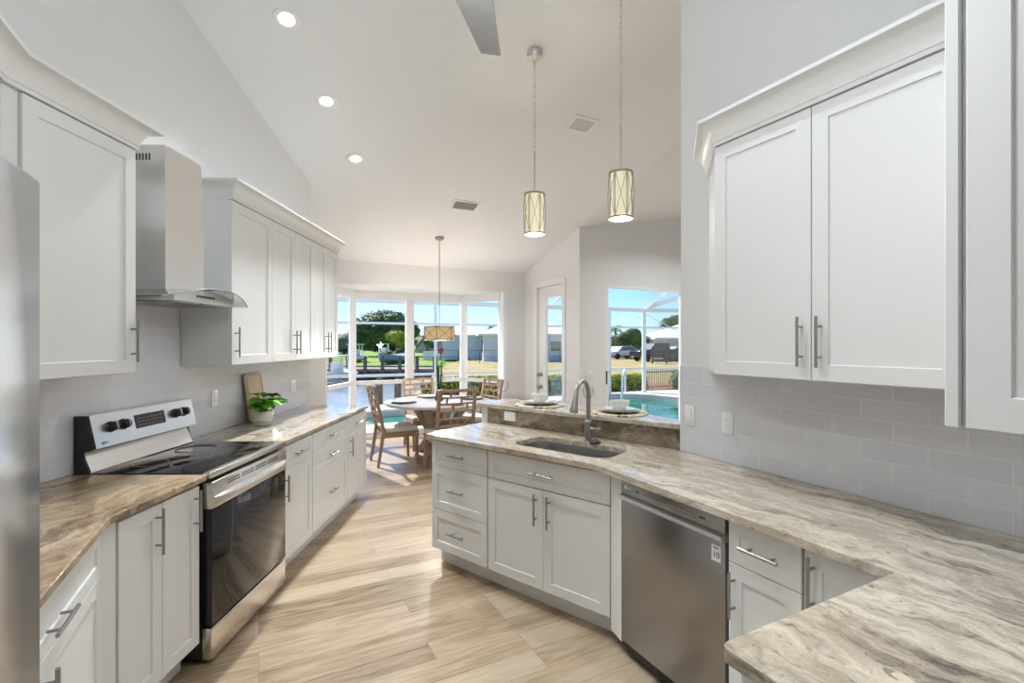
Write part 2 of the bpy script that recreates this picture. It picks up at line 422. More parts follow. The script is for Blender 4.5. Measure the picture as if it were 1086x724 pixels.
m_hwall = mat('house_wall_shade', (.62, .68, .76), .8, var=.05)  # white wall with its bluish shade painted into the base colour
m_hwallg = mat('house_wall_green', (.52, .62, .58), .8)
m_hwallb = mat('house_wall_beige', (.55, .46, .38), .8)
m_roofw = mat('roof_white', (.78, .76, .74), .7, var=.04, vscale=2)
m_roofb = mat('roof_brown', (.32, .25, .20), .8, var=.1, vscale=3)
m_hwin = mat('house_window', (.06, .08, .10), .1)
m_fenceb = mat('fence_bronze', (.06, .05, .045), .5)
m_fenced = mat('fence_dark', (.035, .04, .05), .6)
m_mulch = ground('mulch', [(.3, (.36, .18, .11)), (.7, (.50, .28, .18))], 3)
m_boatblue = mat('boat_cover', (.20, .27, .44), .6)
m_boatw = mat('boat_white', (.80, .80, .80), .3)
m_carw = mat('car_silver', (.55, .57, .60), .2, .3)
m_card = mat('car_dark', (.03, .035, .045), .2)
m_tire = mat('tire', (.015, .015, .015), .8)
m_pink = mat('pink_petal', (.75, .10, .25), .7)

# ------------------------------------------------------------------ structure
def rect_rs(r0, r1, s0, s1): return [W(r0, s0), W(r1, s0), W(r1, s1), W(r0, s1)]
ct = lambda x, y: ceil_z(x, y) + .01
fl = MB().prism([W(-3, -4), W(9, -4), W(9, 5.62), W(3.98, 5.62), W(3.98, 7.20), W(3.66, 7.22), W(3.28, 8.18), W(1.28, 8.18), W(.76, 7.22), W(-3, 7.2)], -.05, 0).build('floor', m_floor)
struct(fl, 'light oak plank floor running through kitchen and dining nook', 'floor')
m = MB()
t_ = .12
def cz(x, y): return ceil_z(x, y)
for rr in ((-3, 3.96, [(-4, 0), (-.8, 0), (7.42, 0)]), (3.96, 9.2, [(-4, 0), (-.8, 0), (5.76, 0)])):
    ss = [q[0] for q in rr[2]]
    for s0, s1 in zip(ss, ss[1:]):
        m.prism(rect_rs(rr[0], rr[1], s0, s1), cz, lambda x, y: ceil_z(x, y) + t_)
struct(m.build('ceiling', m_ceil), 'white vaulted ceiling sloping down to the dining nook', 'ceiling')
# walls
yC = 1.615
struct(MB().prism([(-2.1, 1.58), (-2.1, 5.08), (-2.25, 5.08), (-2.25, 1.58)], 0, ct).build('wall_left', m_wall), 'white wall behind the range and wall cabinets on the left', 'wall')
struct(MB().prism([W(-1.12, -4.0), W(-1.12, 2.38), W(-1.27, 2.38), W(-1.27, -4.0)], 0, ct).build('wall_fridge', m_wall), 'white wall behind the refrigerator on the left', 'wall')
struct(MB().prism([W(.20, 5.70), W(.339, 5.61), W(.339, 7.32), W(.20, 7.32)], 0, ct).build('wall_nook', m_wall), 'white wall at the left side of the dining nook', 'wall')
m = MB()
m.prism(rect_rs(.20, .82, 7.17, 7.30), 0, ct); m.prism(rect_rs(3.62, 4.08, 7.17, 7.30), 0, ct); m.prism(rect_rs(.82, 3.62, 7.17, 7.30), 2.38, ct)
struct(m.build('wall_far', m_wall), 'white wall above and beside the bay window', 'wall')
m = MB()
m.prism(rect_rs(3.96, 4.08, 6.85, 7.17), 0, ct); m.prism(rect_rs(3.96, 4.08, 5.60, 5.94), 0, ct); m.prism(rect_rs(3.96, 4.08, 5.94, 6.85), 2.44, ct)
struct(m.build('wall_door', m_wall), 'white wall that holds the glazed patio door', 'wall')
m = MB()
m.prism(rect_rs(4.08, 4.427, 5.60, 5.72), 0, ct); m.prism(rect_rs(4.427, 7.2, 5.60, 5.72), 2.38, ct); m.prism(rect_rs(7.2, 9.12, 5.60, 5.72), 0, ct)
struct(m.build('wall_slider', m_wall), 'white wall around the wide sliding glass opening to the pool', 'wall')
wr = MB().prism(rect_rs(2.18, 2.30, -.03, 2.07), 0, ct).build('wall_right', m_wall)
struct(wr, 'white wall behind the right run of cabinets, ending at the bar', 'wall')
struct(MB().prism(rect_rs(1.12, 2.18, -.03, .09), 0, ct).build('wall_return', m_wall), 'short white return wall at the right edge', 'wall')
struct(MB().prism(rect_rs(-1.27, 9.12, -4.12, -4.0), 0, ct).build('wall_back', m_wall), 'white wall of the great room behind the viewer', 'wall')
struct(MB().prism(rect_rs(9.0, 9.12, -4.0, 5.72), 0, ct).build('wall_living', m_wall), 'white side wall of the great room on the right', 'wall')
# tile on the walls: part of each wall
wl = bpy.data.objects['wall_left']
MB().box(-2.1, -2.092, 1.64, 2.312, .914, 1.41).box(-2.1, -2.092, 2.312, 3.083, .914, 1.80).box(-2.1, -2.092, 3.083, 5.075, .914, 1.41).build('tile_backsplash', m_tileL, wl, smooth=0)['label'] = 'glossy grey white subway tile'
MB().prism(rect_rs(-1.12, -1.112, 1.02, 2.33), .914, 1.40).build('tile_backsplash', m_tileF, bpy.data.objects['wall_fridge'], smooth=0)
MB().prism(rect_rs(2.172, 2.18, .09, 2.07), .914, 1.405).build('tile_backsplash', m_tileR, wr, smooth=0)['label'] = 'pale grey subway tile with white grout'
# baseboards
def base(name, poly, lab): struct(MB().prism(poly, 0, .13).build(name, m_white), lab, 'baseboard')
base('baseboard_far', rect_rs(3.64, 3.945, 7.155, 7.17), 'white baseboard right of the bay window')
base('baseboard_door', rect_rs(3.945, 3.96, 5.60, 5.93), 'white baseboard beside the patio door')
base('baseboard_slider', rect_rs(3.96, 4.42, 5.585, 5.60), 'white baseboard below the triple switch')

# bay window
P = [(.82, 7.30), (1.33, 8.10), (3.23, 8.10), (3.60, 7.30)]
bay = bpy.data.objects.new('window_1', None); COL.objects.link(bay); struct(bay, 'white framed floor to ceiling bay window around the dining table', 'window')
MB().prism([W(.82, 7.30), W(3.62, 7.30), W(3.30, 8.2), W(1.26, 8.2)], 2.38, 2.5).build('soffit', m_white, bay)
MB().sweep([W(*p) for p in P], [(-.06, 2.255), (.05, 2.255), (.05, 2.38), (-.06, 2.38)], left=True).build('header', m_white, bay)
MB().sweep([W(*p) for p in P], [(-.05, 0), (.05, 0), (.05, .10), (-.05, .10)], left=True).build('sill', m_white, bay)
def post(r, s, wd=.11, rz=A):
    x, y = W(r, s); MB().box(-wd/2, wd/2, -.05, .05, .1, 2.255, bev=.004).build('mullion', m_white, bay, (x, y, 0), rz)
post(1.33, 8.10, .10); post(3.23, 8.10, .11); post(2.255, 8.10, .13); post(.80, 7.34, .10); post(3.615, 7.345, .10)
segs = [(P[0], P[1]), ((1.33, 8.1), (2.255, 8.1)), ((2.255, 8.1), (3.23, 8.1)), (P[2], P[3])]
for a, b in segs:
    p, q = Vector(W(*a, .90)), Vector(W(*b, .90))
    d = (q-p).normalized(); p += d*.06; q -= d*.06
    MB().bar(p, q, .06, .06).build('rail', m_white, bay)
    for z0, z1 in ((.10, .87), (.93, 2.255)):
        MB().prism([(p.x-d.y*.003, p.y+d.x*.003), (q.x-d.y*.003, q.y+d.x*.003), (q.x+d.y*.003, q.y-d.x*.003), (p.x+d.y*.003, p.y-d.x*.003)], z0, z1).build('pane', m_glass, bay, smooth=0)
# jamb lining of the bay opening
struct(MB().prism(rect_rs(3.56, 3.62, 7.16, 7.31), 0, 2.38).build('trim_1', m_white), 'white jamb at the right side of the bay opening', 'trim')
# patio door
door = bpy.data.objects.new('door_1', None); COL.objects.link(door); door.location = W(3.99, 6.75, 0); door.rotation_euler = (0, 0, math.radians(-62.6))
struct(door, 'white patio door with one tall glass pane', 'door')
# local x runs along -e2 (towards the camera), y along +e1
m = MB(); wD = .73
m.box(0, .20, 0, .04, .004, 2.415); m.box(.67, wD, 0, .04, .004, 2.415); m.box(.20, .67, 0, .04, 2.25, 2.415); m.box(.20, .67, 0, .04, .004, .28)
m.build('door_leaf', m_white, door)
MB().box(.20, .67, .017, .023, .28, 2.25).build('pane', m_glass, door, smooth=0)
m = MB()
for z in (1.04, .85):
    m.lathe([(0, 0), (.03, 0), (.03, .012), (.013, .016), (.013, .04), (.028, .046), (.03, .062), (.02, .074), (0, .076)], seg=20, M=Matrix.Translation((.075, 0, z)) @ Matrix.Rotation(PI/2, 4, 'X'))
m.pieces('door_knob', m_nickel, door)
m = MB()
m.box(-.10, -.004, -.05, .05, 0, 2.418); m.box(wD+.004, wD+.08, -.05, .05, 0, 2.418); m.box(-.10, wD+.08, -.05, .05, 2.418, 2.50)
m.build('casing', m_white, door)
# slider
sl = bpy.data.objects.new('window_2', None); COL.objects.link(sl); struct(sl, 'wide sliding glass opening to the pool, with its thin white frame', 'window')
m = MB(); m.prism(rect_rs(4.427, 4.47, 5.60, 5.72), 0, 2.38); m.prism(rect_rs(4.47, 7.2, 5.60, 5.72), 2.345, 2.38); m.prism(rect_rs(5.93, 5.99, 5.63, 5.68), .03, 2.345); m.prism(rect_rs(4.47, 7.2, 5.60, 5.72), 0, .03)
m.build('frame', m_white, sl)
MB().prism(rect_rs(4.47, 5.93, 5.655, 5.66), .03, 2.345).build('pane', m_glass, sl, smooth=0)
MB().prism(rect_rs(5.99, 7.2, 5.655, 5.66), .03, 2.345).build('pane', m_glass, sl, smooth=0)
MB().prism(rect_rs(4.425, 4.435, 5.585, 5.60), .95, 1.14).build('latch', m_black, sl)

# ------------------------------------------------------------------ cabinets
def shaker(parent, name, x0, x1, z0, z1, rail=.057, y=-.02):
    m = MB(); bm = m.bm; rec = .007
    def ring(a, b, c, d, yy): return [bm.verts.new(p) for p in ((a, yy, c), (b, yy, c), (b, yy, d), (a, yy, d))]
    e = .0018
    R = [ring(x0, x1, z0, z1, 0), ring(x0, x1, z0, z1, y+e), ring(x0+e, x1-e, z0+e, z1-e, y), ring(x0+rail, x1-rail, z0+rail, z1-rail, y), ring(x0+rail+.002, x1-rail-.002, z0+rail+.002, z1-rail-.002, y+rec)]
    for a, b in zip(R, R[1:]):
        for k in range(4): bm.faces.new((a[k], a[(k+1) % 4], b[(k+1) % 4], b[k]))
    bm.faces.new(R[0][::-1]); bm.faces.new(R[-1])
    return m.build(name, m_cab, parent, smooth=0)
def pull(parent, x, z, L=.16, vert=True, y=-.02):
    m = MB(); d = (0, 0, 1) if vert else (1, 0, 0); so = .032
    c = Vector((x, y-so, z)); D = Vector(d)
    m.tube([c - D*L/2, c + D*L/2], .006, 10)
    for k in (-1, 1):
        p = c + D*k*L*.30; m.tube([p, p + Vector((0, so, 0))], .0045, 8)
    return m.build('handle', m_nickel, parent)
g = .003
def base_cab(name, label, loc, rz, w, depth, items, group=None, fl=0, fr=0, top=.882):
    t = E(name, label, 'cabinet', (*loc, 0), rz, group)
    m = MB(); m.box(0, w, 0, depth, .115, top); m.box(0, w, .07, depth, 0, .115); m.build('carcass', m_cab, t, smooth=0)
    for it in items:
        kind, x0, x1, z0, z1 = it[:5]
        o = shaker(t, kind, x0+g/2, x1-g/2, z0+g/2, z1-g/2, .045 if kind == 'drawer' and z1-z0 < .2 else .055)
        h = it[5] if len(it) > 5 else None
        if h == 'H': pull(o, (x0+x1)/2, (z0+z1)/2, .15, False)
        elif h: pull(o, h[0], h[1], h[2] if len(h) > 2 else .17, True)
    return t
ZB, ZD, ZT = .125, .712, .868
# left far run (three units); local x = +Y
XF = -1.49; DP = .60
base_cab('base_cabinet', 'white base cabinet with one drawer and a door, right beside the range', (XF, 3.105), TH_LEFT, .492, DP,
         [('drawer', .01, .49, ZD, ZT, 'H'), ('door', .01, .49, ZB, ZD, (.045, .60))])
base_cab('drawer_cabinet', 'wide white base cabinet with three drawers, middle of the left run', (XF, 3.60), TH_LEFT, .757, DP,
         [('drawer', .003, .755, .725, ZT, 'H'), ('drawer', .003, .755, .560, .725, 'H'), ('drawer', .003, .755, ZB, .560, 'H')])
base_cab('base_cabinet', 'white base cabinet with drawer and door at the dining end of the left run', (XF, 4.36), TH_LEFT, .57, DP,
         [('drawer', .003, .57, ZD, ZT, 'H'), ('door', .003, .57, ZB, ZD, (.06, .60))])
# left near run
base_cab('base_cabinet', 'narrow white two door base cabinet left of the range', (XF, 1.80), TH_LEFT, .50, DP,
         [('door', .025, .255, ZB, ZT, (.215, .76, .19)), ('door', .255, .498, ZB, ZT, (.46, .76, .19))])
p0 = W(-.52, 1.03)
base_cab('base_cabinet', 'white base cabinet with wide drawer between refrigerator and corner', p0, TH_FR, 1.20, .585,
         [('drawer', .02, 1.195, ZD, ZT), ('door', .02, .60, ZB, ZD, (.545, .60)), ('door', .60, 1.195, ZB, ZD, (.655, .60))])
o = [c for c in bpy.data.objects if c.parent and c.name.startswith('drawer') and abs(c.parent.rotation_euler.z - TH_FR) < .01][0]
pull(o, .74, (ZD+ZT)/2 - .02, .17, False)
fx = W(-.52, 2.235)
# corner filler between the two near-left cabinets
MB().prism([(-1.492, 1.795), (-1.492, 1.80), fx, W(-.50, 2.232), (-1.472, 1.797), (-1.472, 1.80)][0:1] + [W(-.515, 2.235), (-1.478, 1.822), (-1.492, 1.822)], .115, .882).build('trim_2', m_cab)
struct(bpy.data.objects['trim_2'], 'white corner filler strip between the two near left base cabinets', 'trim')

# sink run; local x = -e3 (rightwards)
pS = T(2.265, 2.612)
base_cab('drawer_cabinet', 'white three drawer base cabinet at the dining end of the sink run', pS, TH_SINK, .528, .50,
         [('drawer', .0, .522, .700, ZT, 'H'), ('drawer', .0, .522, .400, .700, 'H'), ('drawer', .0, .522, ZB, .400, 'H')])
pS2 = T(2.265, 2.083)
t = E('sink_cabinet', 'white two door cabinet below the sink', 'cabinet', (*pS2, 0), TH_SINK)
m = MB(); wS = .86
m.box(0, wS, .07, .50, 0, .115); m.box(0, .018, 0, .50, .115, .882); m.box(wS-.018, wS, 0, .50, .115, .882); m.box(.018, wS-.018, 0, .5, .115, .133); m.box(.018, wS-.018, .482, .5, .133, .882); m.box(.018, wS-.018, 0, .018, .133, .882)
m.build('carcass', m_cab, t, smooth=0)
o = shaker(t, 'drawer_front', .004, wS-.004, .703, ZT-.002, .045); pull(o, wS/2, .785, .17, False)
o = shaker(t, 'door', .004, wS/2-.0015, ZB, .697); pull(o, wS/2-.045, .585, .18)
o = shaker(t, 'door', wS/2+.0015, wS-.004, ZB, .697); pull(o, wS/2+.045, .585, .18)
# angled filler to the dishwasher
a1 = T(2.247, 1.222); a2 = T(2.30, 1.222); b1 = W(1.583, 1.885); b2 = W(1.64, 1.885)
struct(MB().prism([a1, b1, b2, a2], .07, .882).build('trim_3', m_cab), 'white angled filler strip between sink cabinet and dishwasher', 'trim')

# right run; local x = -e2
base_cab('base_cabinet', 'narrow white cabinet with drawer and door right of the dishwasher', W(1.60, 1.270), TH_RIGHT, .288, .57,
         [('drawer', .003, .286, ZD, ZT, 'H'), ('door', .003, .286, ZB, ZD, (.032, .60, .17))])
base_cab('base_cabinet', 'white corner cabinet with one door tucked behind the peninsula', W(1.60, .980), TH_RIGHT, .30, .57,
         [('door', .003, .268, ZB, ZT, (.035, .76, .19))])
# peninsula cabinet: front faces +e2; local x = -e1
t = base_cab('base_cabinet', 'white cabinet under the near end of the right counter', W(1.575, .66), math.radians(207.4), .70, .555,
         [('door', .02, .345, ZB, ZT, (.30, .76, .17)), ('door', .345, .69, ZB, ZT, (.39, .76, .17))])

# wall cabinets
def wall_cab(name, label, loc, rz, w, z0, z1, doors, depth=.31):
    t = E(name, label, 'cabinet', (*loc, z0), rz); H = z1-z0
    MB().box(0, w, 0, depth, 0, H).build('carcass', m_cab, t, smooth=0)
    for x0, x1, hx in doors:
        o = shaker(t, 'door', x0+g/2, x1-g/2, .004, H-.004, .06)
        if hx is not None: pull(o, hx, .15, .19)
    return t
Z0, Z1 = 1.395, 2.447
XU = -1.79
wall_cab('wall_cabinet', 'single door white wall cabinet left of the range hood', (XU, 1.765), TH_LEFT, .545, Z0, Z1, [(.0, .535, .505)], .30)
wall_cab('wall_cabinet', 'single door white wall cabinet right of the range hood', (XU, 3.085), TH_LEFT, .522, Z0, Z1, [(.0, .522, .035)], .30)
wall_cab('wall_cabinet', 'two door white wall cabinet in the middle of the far left row', (XU, 3.607), TH_LEFT, .759, Z0, Z1, [(0, .380, .345), (.380, .759, .412)], .30)
wall_cab('wall_cabinet', 'two door white wall cabinet at the dining end of the left row', (XU, 4.366), TH_LEFT, .605, Z0, Z1, [(0, .303, .27), (.303, .605, .335)], .30)
wall_cab('wall_cabinet', 'white wall cabinet in the near left corner beside the refrigerator', W(-.81, 1.20), TH_FR, 1.085, 1.86, Z1, [(0, .54, None), (.54, 1.07, None)], .30)
tr = MB().prism([(-1.785, 1.704), (-1.785, 1.764), (-2.08, 1.764), (-2.08, 1.704)], Z0, Z1).build('trim_4', m_cab); struct(tr, 'white filler strip between the near left wall cabinets', 'trim')
RZ0, RZ1 = 1.392, 2.432
t = E('wall_cabinet', 'two door white wall cabinet with a clipped corner above the right counter', 'cabinet', (*W(1.87, 1.56), RZ0), TH_RIGHT)
MB().prism([(0, 0), (.93, 0), (.93, .308), (-.308, .308)], 0, RZ1-RZ0).build('carcass', m_cab, t, smooth=0)
o = shaker(t, 'door', .002, .442, .004, RZ1-RZ0-.004, .06); pull(o, .408, .15, .19)
o = shaker(t, 'door', .445, .90, .004, RZ1-RZ0-.004, .06); pull(o, .480, .15, .19)
t = E('wall_cabinet', 'white wall cabinet with a framed end panel at the right edge', 'cabinet', (*W(1.868, .420), RZ0-.012), math.radians(207.4))
MB().box(0, .710, .001, .328, 0, RZ1-RZ0+.012).build('carcass', m_cab, t, smooth=0)
shaker(t, 'door', .36, .727, .002, RZ1-RZ0+.008, .06)
m = shaker(t, 'end_panel', .008, .318, .002, RZ1-RZ0+.008, .06, y=-.018); m.rotation_euler = (0, 0, PI/2); m.location = (.711, .004, 0)
MB().box(.712, .722, .10, .125, -.006, 0).build('hinge_bumper', m_board, t)['label'] = 'small tan bumper under the end panel'

# crown moldings
def crown(name, path, z, label, left, out0=.0):
    H, O = .112, .078
    prof = [(-.02, 0), (.006, 0), (.006, .016)]
    for i in range(9):
        a = i/8*PI/2; prof.append((.010 + (O-.012)*(1-math.cos(a)), .018 + (H-.034)*math.sin(a)))
    prof += [(O, H-.014), (O, H), (-.02, H)]
    o = MB().sweep(path, [(a, z+b) for a, b in prof], left=left).build(name, m_cab, smooth=35)
    return tag(o, label, 'molding')
c0 = lineint(W(-.79, 0), E2, (-1.77, 0), (0, 1))
crown('crown_molding', [W(-.79, 1.0), c0, (-1.77, 2.305), (-2.07, 2.305)], Z1+.001, 'white cove crown molding above the near left wall cabinets', False)
crown('crown_molding', [(-2.07, 3.09), (-1.77, 3.09), (-1.77, 4.965), (-2.07, 4.965)], Z1+.001, 'white cove crown molding along the far left wall cabinets', False)
crown('crown_molding', [W(2.165, 1.865), W(1.85, 1.55), W(1.85, .440), W(1.14, .440), W(1.14, .10)], RZ1+.001, 'white cove crown molding above the right wall cabinets', False)

# ------------------------------------------------------------------ counters
def counter(name, poly, matl, label, holes=(), z0=.884, z1=.914, bev=.006):
    o = MB().prism(poly, z0, z1, holes).build(name, matl, smooth=40); bevel_mod(o, bev, 3, 50); return tag(o, label, 'countertop')
def rounded(poly, idx, r, n=6):
    out = []
    for i, p in enumerate(poly):
        if i in idx:
            p = Vector(p); a = (Vector(poly[i-1])-p).normalized(); b = (Vector(poly[(i+1) % len(poly)])-p).normalized()
            A0, B0 = p + a*r, p + b*r
            for k in range(n+1):
                t = k/n; out.append(tuple(A0*(1-t)**2 + p*2*t*(1-t) + B0*t*t))
        else: out.append(tuple(p))
    return out
ce = lineint(W(-.475, 0), E2, (-1.447, 0), (0, 1))
cw = lineint(W(-1.110, 0), E2, (-2.09, 0), (0, 1))
counter('countertop', rounded([W(-.475, 1.025), ce, (-1.447, 2.318), (-2.09, 2.318), cw, W(-1.110, 1.025)], (1,), .02), m_stoneL, 'tan streaked stone countertop in the near left corner, left of the range')
counter('countertop', rounded([(-1.447, 3.095), (-1.447, 4.945), (-2.09, 4.945), (-2.09, 3.095)], (1,), .02), m_stoneF, 'polished stone countertop under the plant, right of the range')
cB = lineint(T(2.20, 0), E3, W(1.535, 0), E2)
cG = lineint(T(2.82, 0), E3, W(2.170, 0), E2)
hole = [T(q, t_) for q, t_ in rrect(2.325, 2.645, 1.30, 1.965, .085)]
poly = [T(2.195, 2.625), cB, W(1.535, .70), W(.845, .70), W(.845, .095), W(2.170, .095), cG, T(2.82, 2.665)]
counter('countertop', rounded(poly, (0, 1, 3), .028), m_stoneR, 'long beige streaked stone countertop with the sink and near peninsula', [hole])

# sink
t = E('kitchen_sink', 'undermount stainless steel sink basin set in the stone countertop', 'sink', (*T(2.485, 1.6325), .6), TH_SINK)
m = MB(); bm = m.bm
prev = None
for dx, z, r in ((.018, .283, .09), (.0, .283, .085), (-.006, .26, .08), (-.014, .10, .075), (-.045, .075, .05), (-.20, .070, .01)):
    hw, hd = .333+dx, .160+dx
    if hd < .01: hd, hw = .02, .18
    ring = [bm.verts.new((x, y, z)) for x, y in rrect(-hw, hw, -hd, hd, min(r, hd*.9), 6)]
    if prev:
        for i in range(len(ring)): bm.faces.new((prev[i], prev[(i+1) % len(ring)], ring[(i+1) % len(ring)], ring[i]))
    prev = ring
bm.faces.new(prev)
m.build('basin', m_ssd, t, smooth=50, flip=False)
MB().lathe([(.0, .004), (.02, .004), (.045, .006), (.05, .001), (0, .001)], (0, .03, .071), 24).build('drain', m_chrome, t)
# faucet
fx_, fy_ = T(2.70, 1.63)
t = E('faucet', 'brushed nickel gooseneck pull down faucet behind the sink', 'faucet', (fx_, fy_, .9145), TH_SINK)
MB().lathe([(0, 0), (.029, 0), (.029, .008), (.024, .012), (.024, .115), (.026, .117), (.026, .125), (.017, .14), (0, .14)], seg=24).build('base', m_nickel, t)
m = MB(); dr = Vector((.13, -.99, 0)).normalized(); R_ = .092
pts = [(0, 0, .13), (0, 0, .20), (0, 0, .295)]
for i in range(1, 15):
    a = PI*i/14*.93
    c = Vector((0, 0, .295)) + dr*R_*(1-math.cos(a)) + Vector((0, 0, R_*math.sin(a))); pts.append(tuple(c))
end = Vector(pts[-1]); dn = (end - Vector(pts[-2])).normalized()
m.tube(pts, .0145, 16); m.build('spout', m_nickel, t)
MB().tube([end, end+dn*.01, end+dn*.05, end+dn*.105, end+dn*.115], [.0155, .0165, .019, .0265, .024], 20).build('spray_head', m_nickel, t)
m = MB(); m.tube([(.02, 0, .075), (.05, 0, .075)], [.019, .017], 16); m.tube([(.05, 0, .075), (.058, -.004, .078), (.095, -.012, .088)], [.012, .011, .008], 12); m.build('handle', m_nickel, t)
x, y = T(2.668, 1.562)
t = E('sink_accessory', 'small black ringed metal button on the counter beside the faucet', 'button', (x, y, .9145))
MB().lathe([(0, 0), (.036, 0), (.037, .006), (.032, .012), (.02, .010), (0, .010)], seg=28).build('ring', m_black, t)
MB().lathe([(0, .010), (.02, .010), (.02, .020), (.014, .023), (0, .023)], seg=20).build('button', m_chrome, t)

# bar: half wall, stone splash, bar top
hw = MB().prism([T(2.843, 1.064), T(2.843, 2.70), T(2.98, 2.70), T(2.98, 1.008)], 0, 1.033).build('wall_bar', m_wall); struct(hw, 'white half wall that carries the raised bar', 'wall')
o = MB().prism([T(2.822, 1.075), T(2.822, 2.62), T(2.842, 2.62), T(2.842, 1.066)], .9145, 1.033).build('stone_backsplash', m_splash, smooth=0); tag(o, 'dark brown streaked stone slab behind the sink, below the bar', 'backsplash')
o = counter('bar_top', rounded([T(2.803, 1.088), T(2.803, 2.73), T(3.19, 2.73), T(3.19, 1.668), W(2.303, 2.074)], (1, 2), .03), m_stoneR, 'raised stone bar top with two place settings', z0=1.0335, z1=1.0635)

# outlets and switches
def plate(name, label, cat, loc, rz, gangs, kind, horiz=False):
    t = E(name, label, cat, loc, rz); wd = .07 + .046*(gangs-1); H = .115
    m = MB().box(-wd/2, wd/2, -.006, 0, -H/2, H/2, bev=.003); o = m.build('cover_plate', m_plate, t)
    a = MB(); sl_ = MB()
    for k in range(gangs):
        cx = (k-(gangs-1)/2)*.046
        if kind == 'switch':
            a.box(cx-.0165, cx+.0165, -.0085, -.004, -.033, .033, bev=.001)
            for z in (-.035, .0345): sl_.box(cx-.017, cx+.017, -.0066, -.0055, z, z+.0008)
        else:
            a.box(cx-.0165, cx+.0165, -.0075, -.004, -.033, .033, bev=.001)
            for z in (.014, -.018):
                for dx in (-.006, .006): sl_.box(cx+dx-.001, cx+dx+.001, -.0078, -.0072, z, z+.008)
    b = a.pieces('rocker' if kind == 'switch' else 'receptacle', m_white, t); sl_.pieces('slot', m_slot, t, smooth=0)
    if horiz: t.rotation_euler = (0, PI/2, rz)
    return t
plate('light_switch', 'white rocker switch on the tiled right wall next to the bar', 'switch', W(2.1715, 1.994, 1.128), TH_RIGHT, 1, 'switch')
plate('outlet', 'white double outlet on the tiled right wall', 'outlet', W(2.1715, 1.743, 1.12), TH_RIGHT, 1, 'outlet')
plate('outlet', 'white sideways outlet in the brown stone splash behind the sink', 'outlet', T(2.8215, 2.385, .985), TH_SINK, 1, 'outlet', True)
plate('light_switch', 'triple white switch on the wall left of the pool opening', 'switch', W(4.125, 5.5995, 1.10), A, 3, 'switch')
plate('outlet', 'double outlet plate in glossy tile right of the plant', 'outlet', (-2.0915, 4.66, 1.13), TH_LEFT, 2, 'outlet')
plate('outlet', 'single outlet plate in glossy tile at the right shoulder of the range', 'outlet', (-2.0915, 3.43, 1.15), TH_LEFT, 1, 'outlet')

# ------------------------------------------------------------------ range; local x=+Y, y=depth from front face
t = E('range', 'stainless electric range with black glass cooktop on the left', 'stove', (-1.445, 2.324, 0), TH_LEFT); wR = .762
MB().box(.003, wR-.003, .03, .635, .025, .895).build('body', m_black, t)
o = MB().box(0, wR, .025, .56, .895, .918, bev=.003).build('cooktop', m_blackglass, t)
m = MB()
for cx, cy, rr in ((.20, .19, .105), (.56, .19, .085), (.20, .42, .075), (.56, .42, .105)):
    m.tube([(cx+rr*math.cos(k*PI/24), cy+rr*math.sin(k*PI/24), .9182) for k in range(48)], .0007, 4, closed=True)
m.pieces('burner_ring', m_grey, o)
MB().box(-.001, wR+.001, -.012, .026, .892, .920, bev=.003).build('front_trim', m_ssl, t)
d = MB().box(.002, wR-.002, -.012, .028, .185, .868, bev=.003).build('oven_door', m_black, t)
MB().box(.004, wR-.004, -.015, -.0121, .195, .742, bev=.001).build('door_window', m_oven, d)
MB().box(.0, wR, -.020, .0285, .746, .874, bev=.004).build('door_top_panel', m_ssl, d)
# bowed handle bar
m = MB(); n = 14; bm = m.bm; rows = []
for i in range(n+1):
    u = i/n; x = .012 + (wR-.024)*u; bow = .05*(1-(2*u-1)**2)**.6
    rows.append([bm.verts.new(p) for p in ((x, -.019, .772), (x, -.022-bow, .776), (x, -.024-bow, .800), (x, -.019, .806))])
for a, b in zip(rows, rows[1:]):
    for k in range(4): bm.faces.new((a[k], a[(k+1) % 4], b[(k+1) % 4], b[k]))
bm.faces.new(rows[0]); bm.faces.new(rows[-1][::-1])
m.build('handle', m_ssl, d)
m = MB()
for k in range(4):
    x0 = .12 + k*.135
    for z in (.835, .848): m.box(x0, x0+.115, -.0206, -.0196, z, z+.006)
m.pieces('vent_slot', m_slot, d, smooth=0)
MB().box(0, wR, -.014, .03, .028, .178, bev=.004).build('storage_drawer', m_ssl, t)
m = MB(); bm = m.bm
# backguard: slanted control head with black side cheeks
def slab(prof, x0, x1):
    mm = MB(); a = [mm.bm.verts.new((x0, y, z)) for y, z in prof]; b = [mm.bm.verts.new((x1, y, z)) for y, z in prof]
    mm.bm.faces.new(a); mm.bm.faces.new(b[::-1])
    for k in range(len(prof)): mm.bm.faces.new((a[k], a[(k+1) % len(prof)], b[(k+1) % len(prof)], b[k]))
    return mm
slab([(.640, .895), (.640, 1.188), (.580, 1.188), (.545, 1.03), (.600, 1.015), (.572, .918), (.562, .895)], .001, .010).build('side_cheek', m_black, t, smooth=0)
slab([(.640, .895), (.640, 1.188), (.580, 1.188), (.545, 1.03), (.600, 1.015), (.572, .918), (.562, .895)], wR-.010, wR-.001).build('side_cheek', m_black, t, smooth=0)
bgd = slab([(.638, 1.02), (.638, 1.190), (.578, 1.190), (.5755, 1.186), (.540, 1.030), (.542, 1.026), (.60, 1.022)], .010, wR-.010).build('backguard', m_ssl, t, smooth=0)
slab([(.638, .9185), (.638, 1.019), (.603, 1.012), (.600, 1.005), (.565, .9185)], .010, wR-.010).build('lower_trim', m_ssl, t, smooth=0)
nrm = Vector((0, -(1.186-1.030), -(.0355)*-1)).normalized()
sl_ang = math.atan2(.0355, .156)
def on_face(x, f, out): # f 0 bottom..1 top
    y = .540 + .0355*f; z = 1.030 + .156*f
    return Vector((x, y, z)) + Vector((0, -math.cos(sl_ang), math.sin(sl_ang)))*out
